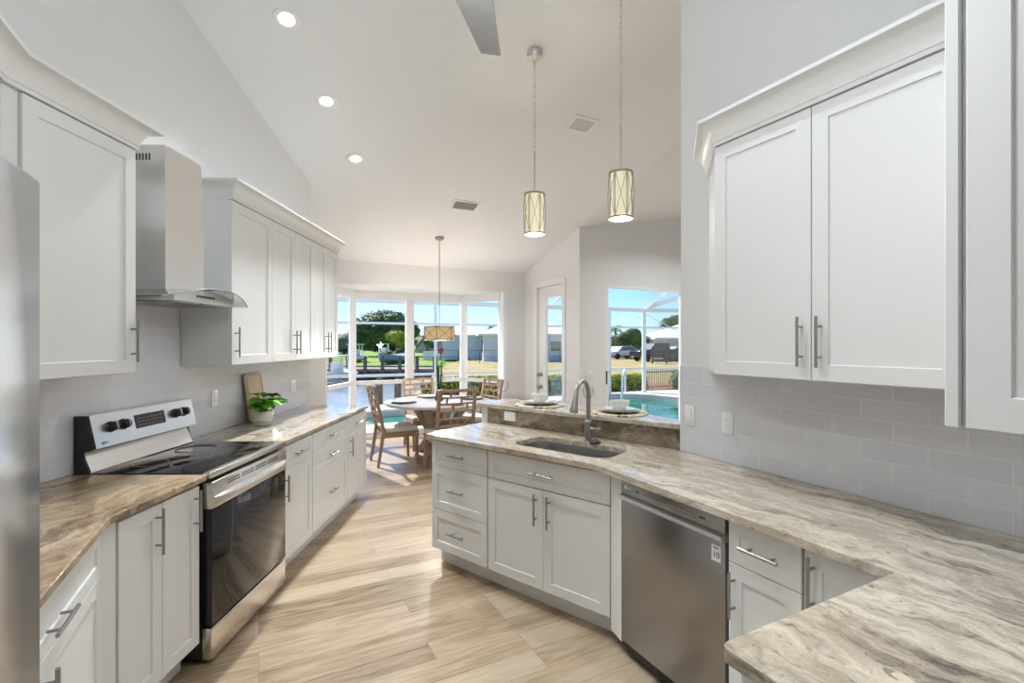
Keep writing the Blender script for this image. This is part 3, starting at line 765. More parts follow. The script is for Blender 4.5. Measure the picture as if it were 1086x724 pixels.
for x in (.115, .195, .585, .655):
    M = Matrix.Translation(on_face(x, .58, 0)) @ Matrix.Rotation(PI/2 - sl_ang, 4, 'X')
    k_ = MB().lathe([(0, 0), (.028, 0), (.028, .006), (.024, .010), (.022, .030), (.019, .034), (0, .034)], seg=24, M=M).build('knob', m_black, bgd)
    MB().box(-.004, .004, -.019, .019, .030, .040, bev=.001, M=M).build('knob_grip', m_nickel, k_)
M = Matrix.Translation(on_face(.385, .56, 0)) @ Matrix.Rotation(PI/2 - sl_ang, 4, 'X')
ds = MB().box(-.11, .11, -.036, .036, -.001, .002, M=M).build('display', m_blackglass, bgd)
mm = MB()
for ix in range(8):
    for iy in range(3): mm.box(-.09+ix*.023, -.078+ix*.023, -.022+iy*.018, -.019+iy*.018, .002, .0023, M=M)
mm.pieces('display_mark', m_grey, ds, smooth=0)
c = on_face(.055, .13, .001)
tm = text_mesh('LG', .016, 'logo', m_grey, bgd, c + Vector((.018, 0, 0)), (PI/2 - sl_ang, 0, 0))
MB().lathe([(0, 0), (.008, 0), (.008, .001), (0, .001)], seg=20, M=Matrix.Translation(c) @ Matrix.Rotation(PI/2-sl_ang, 4, 'X')).build('logo', m_grey, bgd)
m = MB()
for x in (.05, .71):
    for y in (.08, .58): m.lathe([(0, 0), (.018, 0), (.018, .026), (0, .026)], (x, y, 0), 12)
m.pieces('foot', m_black, t)

# ------------------------------------------------------------------ range hood
t = E('range_hood', 'stainless chimney range hood with curved glass canopy above the range', 'range hood', (-2.0915, 2.705, 1.755), TH_LEFT)
# local: x along wall, y negative toward the room
MB().box(-.158, .158, -.285, -.001, .045, .44).build('chimney', m_hood, t)
ch = MB().box(-.150, .150, -.277, -.001, .44, .82).build('chimney_sleeve', m_hood, t)
mm = MB()
for k in range(9): mm.box(-.1508, -.1496, -.20+k*.017, -.190+k*.017, .74, .775)
mm.pieces('vent_slot', m_slot, ch, smooth=0)
# body with arched top
m = MB(); bm = m.bm; n = 16; fr = []; bk = []
arch = lambda x: .002 + .068*(1-(x/.385)**2)
xs = [-.255 + .51*i/n for i in range(n+1)]
f_t = [bm.verts.new((x, -.392, arch(x)-.004)) for x in xs]; f_b = [bm.verts.new((x, -.400, .0)) for x in xs]
b_t = [bm.verts.new((x, -.01, arch(x)-.004)) for x in xs]; b_b = [bm.verts.new((x, -.01, .0)) for x in xs]
for i in range(n):
    bm.faces.new((f_b[i], f_b[i+1], f_t[i+1], f_t[i])); bm.faces.new((f_t[i], f_t[i+1], b_t[i+1], b_t[i])); bm.faces.new((b_b[i], b_b[i+1], f_b[i+1], f_b[i])); bm.faces.new((b_t[i], b_t[i+1], b_b[i+1], b_b[i]))
for k in (0, n): bm.faces.new((f_b[k], f_t[k], b_t[k], b_b[k]))
hb = m.build('hood_body', m_hood, t)
mm = MB()
for k in range(6): mm.box(-.075+k*.027, -.062+k*.027, -.402, -.395, .030, .040)
mm.pieces('control_button', m_slot, hb, smooth=0)
mm = MB(); mm.box(-.24, -.01, -.37, -.04, -.006, 0); mm.box(.01, .24, -.37, -.04, -.006, 0); mm.pieces('grease_filter', m_ssd, hb)
# glass canopy, curved sheet with rounded front
m = MB(); bm = m.bm; n = 24; top = []; bot = []
for i in range(n+1):
    x = -.378 + .756*i/n; yf = -.42 - .075*(1-(x/.378)**2); z = arch(x)
    top.append([bm.verts.new((x, y, z+.006)) for y in (-.012, (yf-.012)/2, yf)]); bot.append([bm.verts.new((x, y, z)) for y in (-.012, (yf-.012)/2, yf)])
for i in range(n):
    for j in range(2):
        bm.faces.new((top[i][j], top[i+1][j], top[i+1][j+1], top[i][j+1])); bm.faces.new((bot[i][j], bot[i][j+1], bot[i+1][j+1], bot[i+1][j]))
    for j in (0, 2): bm.faces.new((top[i][j], top[i+1][j], bot[i+1][j], bot[i][j]))
for i in (0, n):
    for j in range(2): bm.faces.new((top[i][j], top[i][j+1], bot[i][j+1], bot[i][j]))
gc = m.build('glass_canopy', m_hoodglass, t)
MB().tube([(x, -.42 - .075*(1-(x/.378)**2) - .002, arch(x)+.003) for x in [-.378 + .756*i/30 for i in range(31)]], .0026, 6).build('canopy_edge', m_grey, gc)

# ------------------------------------------------------------------ dishwasher; local x = -e2
t = E('dishwasher', 'stainless dishwasher between the sink cabinet and the right drawers', 'dishwasher', W(1.590, 1.876, 0), TH_RIGHT); wd = .598
MB().box(.004, wd-.004, .02, .56, .02, .868).build('tub', m_black, t)
MB().box(.01, wd-.01, .05, .10, .0, .11).build('kick_plate', m_black, t)
d = MB().box(.001, wd-.001, -.012, .02, .085, .775, bev=.004).build('door', m_ssd, t)
d['label'] = 'brushed stainless door'
m = slab([(-.012, .775), (-.034, .782), (-.040, .792), (-.036, .800), (-.006, .806), (.02, .806), (.02, .775)], .001, wd-.001); m.build('handle_lip', m_ss, d, smooth=30)
cp = MB().box(.001, wd-.001, -.013, .02, .806, .868, bev=.002).build('control_panel', m_ssd, t)
mm = MB(); 
mm.box(.10, .122, -.0136, -.0128, .834, .842); mm.box(.475, .505, -.0136, -.0128, .834, .842)
mm.pieces('indicator', m_slot, cp, smooth=0)
mm = MB()
for k in range(9): mm.box(.155+k*.016, .165+k*.016, -.0134, -.0128, .836, .839)
for k in range(8): mm.box(.322+k*.018, .332+k*.018, -.0134, -.0128, .826, .829); mm.box(.322+k*.018, .330+k*.018, -.0134, -.0128, .840, .843)
mm.pieces('button_mark', m_slot, cp, smooth=0)
MB().lathe([(0, 0), (.009, 0), (.009, .0008), (0, .0008)], seg=20, M=Matrix.Translation((.030, -.0130, .840)) @ Matrix.Rotation(PI/2, 4, 'X')).build('logo', m_plate, cp)
text_mesh('LG', .016, 'logo', m_plate, cp, (.056, -.0134, .840), (PI/2, 0, 0))
bd = MB().box(.535, .578, -.0138, -.0118, .690, .752).build('badge', m_plate, d); bd['label'] = 'white sticker with the number 10'
text_mesh('10', .034, 'badge_number', m_black, bd, (.5565, -.0142, .714), (PI/2, 0, 0))
text_mesh('YEAR', .011, 'badge_word', m_black, bd, (.5565, -.0142, .742), (PI/2, 0, 0))

# ------------------------------------------------------------------ refrigerator; local x = +e2
t = E('refrigerator', 'stainless refrigerator at the left edge', 'refrigerator', W(-.345, .09, 0), TH_FR); wf = .912
MB().box(0, wf, .0, .74, .02, 1.765).build('body', m_grey, t)
for x0, x1 in ((.002, wf/2-.002), (wf/2+.002, wf-.002)):
    o = MB().box(x0, x1, -.048, -.002, .70, 1.785, bev=.006).build('door', m_fridge, t)
o = MB().box(.002, wf-.002, -.048, -.002, .06, .69, bev=.006).build('freezer_drawer', m_fridge, t)
for x in (wf/2-.05, wf/2+.05): MB().tube([(x, -.05, .85), (x, -.085, .88), (x, -.085, 1.55), (x, -.05, 1.58)], .010, 10).build('handle', m_ss, t)
m = MB()
for x in (.04, wf-.10): m.box(x, x+.06, .0, .12, 1.765, 1.785)
m.pieces('hinge_cover', m_grey, t)
m = MB()
for x in (.06, wf-.06):
    for y in (.06, .66): m.lathe([(0, 0), (.02, 0), (.02, .02), (0, .02)], (x, y, 0), 12)
m.pieces('foot', m_black, t)

# ------------------------------------------------------------------ things on the left counter
bx = -2.088
t = E('cutting_board', 'tan wooden cutting board leaning on the tile behind the plant', 'cutting board', (bx+.056, 3.90, .9145), TH_LEFT)
lean = math.radians(8)
M = Matrix.Rotation(-lean, 4, 'X')
mm = MB(); pl_ = rrect(-.125, .125, 0, .385, .03)
mm.prism([(x, y) for x, y in pl_], 0, .018)
bmesh.ops.transform(mm.bm, matrix=Matrix.Rotation(-lean, 4, 'X') @ Matrix.Rotation(PI/2, 4, 'X'), verts=mm.bm.verts)
b_ = mm.build('board', m_board, t); bevel_mod(b_, .003)
mm = MB(); gr_ = rrect(-.105, .105, .03, .365, .02)
mm.tube([(x, y, .018) for x, y in gr_], .0022, 5, closed=True)
bmesh.ops.transform(mm.bm, matrix=Matrix.Rotation(-lean, 4, 'X') @ Matrix.Rotation(PI/2, 4, 'X'), verts=mm.bm.verts)
mm.build('groove', m_trunk, t)
t = E('potted_plant', 'green leafy plant in a round cream pot on the left counter', 'plant', (-1.90, 3.72, .9145))
t.scale = (.82, .82, .82)
MB().lathe([(0, 0), (.062, 0), (.070, .006), (.078, .03), (.086, .045), (.088, .06), (.082, .066), (.088, .075), (.096, .10), (.094, .125), (.088, .135), (.080, .135), (.080, .115), (0, .112)], seg=36).build('pot', m_pot, t)
MB().lathe([(0, 0), (.079, 0), (.079, .006), (0, .009)], (0, 0, .113), 24).build('soil', m_soil, t)
def leaf(bm, base, d, up, L, wd):
    d = d.normalized(); s_ = d.cross(up)
    if s_.length < 1e-3: s_ = Vector((1, 0, 0))
    s_.normalize(); nn = s_.cross(d).normalized()
    prof = [(0, .0), (.08, .55), (.25, .95), (.5, .9), (.75, .55), (1, 0)]
    mid = []; lf = []; rt = []
    for u, w_ in prof:
        c = base + d*L*u - nn*(-.0) + Vector((0, 0, -1))*(.28*L*u*u)
        mid.append(bm.verts.new(c)); lf.append(bm.verts.new(c + s_*wd*w_/2 + nn*wd*w_*.16)); rt.append(bm.verts.new(c - s_*wd*w_/2 + nn*wd*w_*.16))
    for i in range(len(prof)-1):
        for a, b in ((mid, lf), (rt, mid)):
            try: bm.faces.new((a[i], a[i+1], b[i+1], b[i]))
            except ValueError: pass
mm = MB(); st_ = MB(); rnd = random.Random(3)
for k in range(84):
    a = rnd.uniform(0, 2*PI); el = rnd.uniform(.1, 1.45); rr = rnd.uniform(.04, .12)
    d_ = Vector((math.cos(a)*math.cos(el), math.sin(a)*math.cos(el), math.sin(el)*.9))
    b0 = Vector((math.cos(a)*.03, math.sin(a)*.03, .12)); tip = b0 + d_*rr*1.15 + Vector((0, 0, .045))
    if tip.x < -.05: continue
    st_.tube([b0, (b0+tip)/2 + Vector((0, 0, .012)), tip], .0016, 5)
    L = rnd.uniform(.085, .12); dd = Vector((math.cos(a+rnd.uniform(-.6, .6)), math.sin(a+rnd.uniform(-.6, .6)), rnd.uniform(-.2, .5)))
    if (tip + dd.normalized()*L).x < -.075: dd.x = abs(dd.x)
    leaf(mm.bm, tip, dd, Vector((0, 0, 1)), L, L*.9)
mm.build('foliage', m_leafP, t, flip=False); st_.build('stem', m_leafP, t)

# ------------------------------------------------------------------ bar place settings
def setting(q, t0, where):
    x, y = T(q, t0); z = 1.064
    o = MB().lathe([(0, 0), (.185, 0), (.19, .004), (.185, .008), (0, .008)], seg=40).build('placemat', m_mat, None, (x, y, z)); tag(o, 'round brown and cream woven placemat ' + where, 'placemat', 'bar placemats')
    zz = z+.0083
    p = MB().lathe([(0, 0), (.075, 0), (.085, .004), (.135, .016), (.137, .019), (.133, .020), (.082, .009), (0, .008)], seg=40).build('dinner_plate', m_platerim, None, (x, y, zz)); tag(p, 'large stoneware dinner plate ' + where, 'plate', 'bar dinner plates')
    p = MB().lathe([(0, 0), (.06, 0), (.07, .003), (.105, .013), (.106, .016), (.102, .016), (.068, .007), (0, .006)], seg=40).build('salad_plate', m_porc, None, (x, y, zz+.0088)); tag(p, 'small white plate under the bowl ' + where, 'plate', 'bar salad plates')
    p = MB().lathe([(0, 0), (.036, 0), (.040, .005), (.055, .02), (.064, .045), (.066, .062), (.0635, .063), (.060, .046), (.050, .02), (.035, .010), (0, .009)], seg=40).build('bowl', m_porc, None, (x, y, zz+.0155)); tag(p, 'white rounded bowl ' + where, 'bowl', 'bar bowls')
setting(3.0, 2.24, 'on the bar near the patio door')
setting(3.005, 1.57, 'on the bar right of the faucet')
def wine(q, t0, label):
    x, y = T(q, t0); o = E('wine_glass', label, 'glass', (x, y, 1.064), 0, 'wine glasses on the bar')
    MB().lathe([(0, 0), (.032, 0), (.033, .002), (.006, .006), (.004, .012), (.0035, .075), (.006, .082)], seg=24).build('stem', m_wine, o)
    MB().lathe([(.006, .082), (.025, .090), (.038, .110), (.041, .135), (.036, .165), (.035, .165), (.0398, .135), (.0368, .111), (.024, .092), (0, .086)], seg=24).build('glass_bowl', m_wine, o)
wine(2.97, 2.58, 'clear wine glass at the dining end of the bar')
wine(2.98, 1.80, 'clear wine glass on the bar seen behind the faucet')

# ------------------------------------------------------------------ dining set
TC = W(2.165, 6.33)
t = E('dining_table', 'round wooden pedestal dining table in the bay window nook', 'table', (*TC, 0), A)
MB().lathe([(0, .715), (.66, .715), (.715, .728), (.722, .745), (.715, .760), (0, .760)], seg=64).build('tabletop', m_ttop, t)
MB().lathe([(0, .69), (.40, .69), (.40, .7145), (0, .7145)], seg=32).build('apron', m_table, t)
for k in range(4):
    a = PI/4 + k*PI/2; c, s_ = math.cos(a), math.sin(a)
    m = MB(); m.bar((c*.10, s_*.10, .30), (c*.36, s_*.36, .689), .085, .085, bev=.004); m.bar((c*.10, s_*.10, .30), (c*.30, s_*.30, .06), .085, .085, bev=.004); m.build('leg', m_table, t)
m = MB(); m.lathe([(0, 0), (.33, 0), (.33, .05), (.31, .06), (0, .06)], seg=40); m.lathe([(0, .06), (.13, .06), (.13, .62), (0, .62)], seg=4); m.build('pedestal', m_table, t)
def make_chair():
    t = E('dining_chair', '', 'chair', (0, 0, 0), 0, 'dining chairs around the round table')
    # faces local +y
    MB().box(-.235, .235, -.20, .225, .415, .475, bev=.022, seg=3).build('seat', m_fabric, t)
    m = MB(); m.box(-.24, .24, .205, .23, .355, .415); m.box(-.24, .24, -.225, -.20, .355, .415); m.box(-.24, -.215, -.20, .205, .355, .415); m.box(.215, .24, -.20, .205, .355, .415); m.build('seat_frame', m_chair, t)
    for sx in (-1, 1):
        MB().taper((sx*.215, .195, .415), (sx*.222, .215, 0), .048, .030).build('leg', m_chair, t)
        MB().taper((sx*.212, -.215, .44), (sx*.222, -.285, 0), .046, .030).build('leg', m_chair, t)
    m = MB(); H0, H1 = .44, 1.00
    def yb(z): return -.215 - .115*(z-H0)/(H1-H0)
    def P_(x, z): return (x, yb(z) - .035*(1-(x/.24)**2)*((z-H0)/(H1-H0)), z)
    for sx in (-1, 1): m.bar(P_(sx*.222, H0-.02), P_(sx*.225, H1), .036, .036, up=(0, 1, 0))
    def hbar(z, hh):
        pts = [P_(-.22 + .44*i/8, z) for i in range(9)]
        for a, b in zip(pts, pts[1:]): m.bar(a, b, .022, hh)
    zs = [.56, .65, .74, .83, .905, .985]
    for z in zs: hbar(z, .034 if z > .97 else .022)
    vx = [(-.06, .12), (-.14, .04), (-.05, .13), (-.13, .05), (-.09, .12)]
    for (za, zb), xs_ in zip(zip(zs, zs[1:]), vx):
        for x in xs_: m.bar(P_(x, za), P_(x, zb), .020, .020, up=(0, 1, 0))
    m.build('backrest', m_chair, t); return t
ch = make_chair()
def place(o, dr_, ds_, rzdeg, label):
    o.location = W(2.165+dr_, 6.33+ds_, 0); o.rotation_euler.z = math.radians(rzdeg); o['label'] = label
place(ch, -.57, .02, -62.6, 'lattice back oak chair on the left side of the round table')
spec = [(-.10, -.64, 27.4, 'lattice back oak chair with its back to the kitchen, behind the sink counter'), (.02, .72, -152.6, 'lattice back oak chair on the window side of the round table'), (.66, .30, 128, 'lattice back oak chair at the right of the round table, half hidden by the bar')]
for sp_ in spec:
    o = dup(ch, (0, 0, 0), 0); place(o, *sp_)
for k, (dr_, ds_, nm) in enumerate([(-.48, 0, 'left chair'), (0, .48, 'window side chair'), (.48, 0, 'right chair'), (0, -.48, 'kitchen side chair')]):
    x, y = W(2.165+dr_, 6.33+ds_)
    o = MB().lathe([(0, 0), (.165, 0), (.168, .004), (.16, .008), (0, .008)], seg=40).build('charger', m_navy, None, (x, y, .7605)); tag(o, 'round navy charger on the dining table before the ' + nm, 'charger', 'navy chargers on the dining table')
    o = MB().lathe([(0, 0), (.085, 0), (.135, .012), (.137, .016), (.132, .016), (.084, .006), (0, .006)], seg=40).build('dinner_plate', m_porc, None, (x, y, .769)); tag(o, 'white plate on the navy charger before the ' + nm, 'plate', 'plates on the dining table')
t = E('centerpiece_plant', 'dark bamboo stalks in a small vase under the chandelier', 'plant', (*W(2.17, 6.34), .7605))
MB().lathe([(0, 0), (.05, 0), (.055, .01), (.05, .06), (.035, .12), (.04, .13), (.03, .13), (.03, .02), (0, .015)], seg=24).build('vase', m_blackglass, t)
mm = MB(); lf = MB()
for dx, dy, h in ((-.015, 0, .62), (.018, .005, .52), (.0, -.015, .46)):
    mm.tube([(dx*.6, dy*.6, .02), (dx*1.4, dy, h*.5), (dx*2.0, dy, h)], .011, 8)
for k in range(40):
    z = rnd.uniform(.22, .55); a = rnd.uniform(0, 2*PI)
    leaf(lf.bm, Vector((.03+rnd.uniform(-.02, .02), rnd.uniform(-.02, .02), z)), Vector((math.cos(a), math.sin(a), rnd.uniform(-.3, .8))), Vector((0, 0, 1)), rnd.uniform(.05, .10), .025)
mm.build('stalk', m_stick, t); lf.build('foliage', m_stick, t, flip=False)

# ------------------------------------------------------------------ ceiling fixtures
slope = math.atan(.287)
nC = Vector((-E2[0]*.287*-1*-1, 0, 0))
CM = Matrix((Vector((*E1, 0)), Vector((E2[0]*math.cos(slope), E2[1]*math.cos(slope), -math.sin(slope))), Vector((E2[0]*math.sin(slope), E2[1]*math.sin(slope), math.cos(slope))))).transposed()
def lamp(kind, name, parent, loc, power, size, col=(.90, .96, 1), rot=None, spread=None):
    ld = bpy.data.lights.new(name, kind); lo = bpy.data.objects.new(name, ld); COL.objects.link(lo); lo.parent = parent; lo.location = loc
    ld.energy = power; ld.color = col
    if kind == 'AREA':
        ld.shape = 'DISK'; ld.size = size
        if spread: ld.spread = spread
    else: ld.shadow_soft_size = size
    return lo
def can(x, y, label):
    t = E('recessed_light', label, 'ceiling light', (x, y, ceil_z(x, y)-.001), 0, 'recessed ceiling lights'); t.rotation_mode = 'XYZ'; t.rotation_euler = CM.to_euler()
    MB().lathe([(.050, -.001), (.056, -.007), (.084, -.005), (.088, 0), (.050, 0)], seg=36).build('trim_ring', m_white, t)
    MB().lathe([(0, -.0015), (.050, -.0015), (.050, -.0005), (0, -.0005)], seg=32).build('lens', m_lens, t)
    lamp('AREA', 'can_glow', t, (0, 0, -.012), (CAN_W if x < 1.6 or y < 2 else CAN_W*3.5), .11, spread=math.radians(80 if x < 1.6 or y < 2 else 150))
can(-1.519, 3.292, 'nearest of the three recessed lights along the left of the ceiling')
can(-1.531, 4.027, 'middle of the three recessed lights along the left of the ceiling')
can(-1.530, 4.776, 'recessed light nearest the dining nook along the left of the ceiling')
for i, (r, s) in enumerate(((.25, .9), (.80, 1.7), (.2, -.8), (4.5, 1.5), (4.5, -1.5), (6.5, 3.5), (5.2, 4.2))):  # unseen recessed lights, added to brighten the room
    x, y = W(r, s)
    can(x, y, 'added out of view recessed light ' + ('above the refrigerator end of the aisle', 'above the dishwasher', 'above where the viewer stands', 'in the middle of the great room', 'at the back of the great room', 'of the great room near the pool opening', 'inside the pool opening')[i])
# vents
def vent(x, y, wx, wy, label, louver):
    t = E('ceiling_vent', label, 'vent', (x, y, ceil_z(x, y)-.001), 0); t.rotation_euler = CM.to_euler()
    m = MB(); b = .028
    for q in ((-wx/2, wx/2, -wy/2, -wy/2+b), (-wx/2, wx/2, wy/2-b, wy/2), (-wx/2, -wx/2+b, -wy/2+b, wy/2-b), (wx/2-b, wx/2, -wy/2+b, wy/2-b)): m.box(*q, -.008, 0)
    m.build('frame', m_white, t, smooth=0)
    if louver:
        MB().box(-wx/2+b, wx/2-b, -wy/2+b, wy/2-b, -.0015, 0).build('duct', m_vent, t)
        m = MB()
        for k in range(7):
            yy = -wy/2+b+.012 + k*(wy-2*b-.02)/6.5; m.box(-wx/2+b, wx/2-b, -.009, .009, -.001, .001, M=Matrix.Translation((0, yy, -.0085)) @ Matrix.Rotation(.6, 4, 'X'))
        m.pieces('louver', m_white, t, smooth=0)
    else:
        m = MB(); m.box(-wx/2+b, wx/2-b, -wy/2+b, wy/2-b, -.004, 0); m.build('grille', m_vent, t)
vent(-.567, 5.872, .34, .22, 'louvered supply vent in the ceiling near the dining nook', True)
vent(.674, 4.718, .27, .21, 'flat square vent in the ceiling between the two pendants', False)

# pendants
def make_pendant(x, y, rot, label, zb=2.388, zt=2.705):
    zc = ceil_z(x, y); t = E('pendant_lamp', label, 'pendant lamp', (x, y, zb), math.radians(rot), 'pendants above the bar'); H = zt-zb; R_ = .072
    MB().lathe([(0, -.06), (.012, -.06), (.018, -.045), (.05, -.03), (.062, -.012), (.064, .018), (0, .018)], (0, 0, zc-zb-.012), 28).build('canopy', m_ss, t)
    MB().tube([(0, 0, H), (0, 0, H+.33)], .0065, 10).build('rod', m_ss, t)
    m = MB(); z = H+.325; k = 0; L = .045
    while z < zc-zb-.09:
        pts = []
        for i in range(10):
            a = i*2*PI/10; u = .009*math.cos(a); pts.append((u if k % 2 else 0, 0 if k % 2 else u, z + L/2 + (L/2)*math.sin(a)))
        m.tube(pts, .0022, 5, closed=True); z += L*.86; k += 1
    m.tube([(0, 0, z-.005), (0, 0, zc-zb-.06)], .003, 6)
    m.build('chain', m_ss, t)
    MB().lathe([(R_-.008, .012), (R_-.004, .012), (R_-.004, H-.01), (R_-.008, H-.01)], seg=40).build('shade', m_shade, t)
    MB().lathe([(0, -.010), (.04, -.007), (R_-.002, .0), (R_-.002, .008), (0, .004)], seg=40).build('diffuser', m_shade, t)
    m = MB()
    for z in (.004, H-.006):
        m.lathe([(R_+.002, -.007), (R_+.012, -.007), (R_+.012, .005), (R_+.002, .005), (R_+.002, -.007)], (0, 0, z), 40)
    m.lathe([(0, H-.009), (.016, H-.009), (.016, H+.012), (0, H+.012)], seg=16)
    for k in range(3): a = k*PI/3; m.bar((-(R_+.003)*math.cos(a), -(R_+.003)*math.sin(a), H-.004), ((R_+.003)*math.cos(a), (R_+.003)*math.sin(a), H-.004), .008, .005)
    n = 6; rr = R_+.006
    for k in range(n):
        a0, a1 = k*2*PI/n + .02, (k+1)*2*PI/n - .02
        for a in (a0-.07, a0+.03):
            m.tube([((rr + .008*math.sin(i/8*PI))*math.cos(a), (rr + .008*math.sin(i/8*PI))*math.sin(a), .01+(H-.02)*i/8) for i in range(9)], .0021, 5)
        for f_ in (0, 1):
            pts = []
            for i in range(11):
                u = i/10; a = a0+(a1-a0)*(u if f_ else 1-u); pts.append((rr*math.cos(a), rr*math.sin(a), .01+(H-.02)*u))
            m.tube(pts, .0019, 5)
    m.build('wire_frame', m_wire, t)
    lamp('POINT', 'pendant_glow', t, (0, 0, -.06), PEND_W*.6, .05, (1, .96, .9)); lamp('POINT', 'pendant_bulb', t, (0, 0, H*.5), PEND_W*.5, .03, (1, .88, .66))
make_pendant(.177, 3.82, -2.7, 'left pendant lamp, hanging lower in the picture above the bar')
make_pendant(.7455, 3.343, -12.6, 'right pendant lamp, nearer and higher in the picture above the bar')

# chandelier
x, y = W(2.158, 6.287); zc = ceil_z(x, y)
t = E('chandelier', 'amber drum chandelier with crossed wires over the dining table', 'chandelier', (x, y, 1.585), 0); H = .172; R_ = .20
MB().lathe([(0, -.03), (.03, -.028), (.06, -.01), (.062, .02), (0, .02)], (0, 0, zc-1.585-.01), 24).build('canopy', m_nickel, t)
MB().tube([(0, 0, H), (0, 0, zc-1.585-.03)], .0055, 8).build('rod', m_nickel, t)
MB().lathe([(R_-.004, .004), (R_, .004), (R_, H-.004), (R_-.004, H-.004)], seg=48).build('shade', m_drum, t)
MB().lathe([(0, .01), (R_-.006, .01), (R_-.006, .016), (0, .016)], seg=48).build('diffuser', m_drum, t)
m = MB(); rr = R_+.006
for z in (.0, H): m.lathe([(rr-.006, -.007), (rr+.004, -.007), (rr+.004, .007), (rr-.006, .007), (rr-.006, -.007)], (0, 0, z), 48)
for k in range(3): a = k*PI/3; m.bar((-rr*math.cos(a), -rr*math.sin(a), H), (rr*math.cos(a), rr*math.sin(a), H), .008, .006)
for k in range(6):
    a0, a1 = k*PI/3+.5, (k+1)*PI/3+.5
    m.tube([(rr*math.cos(a0), rr*math.sin(a0), 0), (rr*math.cos(a0), rr*math.sin(a0), H)], .005, 6)
    for f_ in (0, 1):
        m.tube([(rr*math.cos(a0+(a1-a0)*(u if f_ else 1-u)), rr*math.sin(a0+(a1-a0)*(u if f_ else 1-u)), H*u) for u in [i/10 for i in range(11)]], .0035, 5)
m.build('wire_frame', m_wire, t)
lamp('POINT', 'chandelier_bulb', t, (0, 0, .08), CHAND_W*.5, .04, (1, .96, .92)); lamp('POINT', 'chandelier_glow', t, (0, 0, -.08), CHAND_W*.5, .06, (1, .96, .92))

# ceiling fan
hx, hy = -.168, 1.162; hz = 2.60; zc = ceil_z(hx, hy)
t = E('ceiling_fan', 'pale grey ceiling fan with one blade in view at the top', 'ceiling fan', (hx, hy, hz), 0)
MB().lathe([(0, -.06), (.07, -.05), (.075, 0), (0, .0)], (0, 0, zc-hz-.004), 24).build('canopy', m_nickel, t)
MB().tube([(0, 0, .08), (0, 0, zc-hz-.04)], .013, 10).build('downrod', m_nickel, t)
MB().lathe([(0, -.05), (.075, -.04), (.09, 0), (.08, .05), (.035, .08), (0, .08)], seg=28).build('motor', m_nickel, t)
lk = MB().lathe([(0, -.12), (.05, -.112), (.075, -.09), (.08, -.052), (0, -.052)], seg=28).build('added_light_kit', m_shade, t)  # glowing kit added to the fan as kitchen fill light
for k in range(3):
    a = math.atan2(.88, .125) + k*2*PI/3
    M = Matrix.Rotation(a, 4, 'Z') @ Matrix.Translation((0, 0, 0)) @ Matrix.Rotation(math.radians(12), 4, 'X')
    m = MB(); m.prism([(.10, -.035), (.22, -.061), (.36, -.061), (.640, -.037), (.640, .037), (.36, .061), (.22, .061), (.10, .035)], -.003, .003); bmesh.ops.transform(m.bm, matrix=M, verts=m.bm.verts)
    m.build('blade', m_blade, t, smooth=0)
    m = MB(); m.bar((.07, 0, .007), (.15, 0, .007), .03, .005); bmesh.ops.transform(m.bm, matrix=M, verts=m.bm.verts); m.build('blade_arm', m_nickel, t)
MB().lathe([(.03, .10), (.07, .12), (.10, .17), (.096, .17), (.066, .125), (.03, .106)], seg=28).build('added_uplight_bowl', m_nickel, t)  # bowl added above the motor to go with the ceiling fill lamp
lamp('POINT', 'fan_fill_up', t, (0, 0, .24), FAN_UP_W, .06, (.90, .96, 1))  # added fill lamp that brightens the ceiling and upper walls
lamp('POINT', 'fan_fill_down', t, (0, 0, -.18), FAN_W, .10, (.90, .96, 1))  # added fill lamp that brightens cabinets and counters

# ------------------------------------------------------------------ outdoors
pool = catmull([(-3.5, 11.2), (-2.2, 12.0), (.6, 12.9), (2.6, 15.2), (3.9, 15.4), (5.1, 14.2), (6.3, 12.3), (5.4, 10.6), (3, 10.0), (.3, 9.9), (-2.0, 9.75), (-3.3, 10.1)], 5)
deck = [W(-6, 3), W(14, 3), (12, 16.75), (4.75, 16.75), W(-6, 13.05)]
o = MB().prism(deck, -1.4, -.06, [pool]).build('pool_deck', m_deck, smooth=0); struct(o, 'pale concrete deck around the pool', 'deck')
o = MB().prism(pool, -1.3, -.21).build('pool_water', m_pool, smooth=0); struct(o, 'green water of the swimming pool', 'pool')
o = MB().prism([(-2.95, 12.9), (4.7, 16.76), (12.05, 16.76), (11.2, 9), (14, -30), (140, -30), (140, 170), (-5.2, 170), (-5.2, 36)], -1.4, -.16).build('dry_lawn', m_lawn, smooth=0); struct(o, 'dry tan and olive lawn beyond the pool cage', 'lawn')
o = MB().prism([(-5.22, 38.2), (-5.22, 170), (-140, 170), (-140, 39)], -1.4, -.3).build('far_bank', m_lawng, smooth=0); struct(o, 'green lawn on the far canal bank', 'lawn')
o = MB().prism([(-180, -40), (-2, -40), (-2, 60), (-180, 60)], -1.6, -1.15).build('canal', m_canal, smooth=0); struct(o, 'grey blue canal water', 'water')
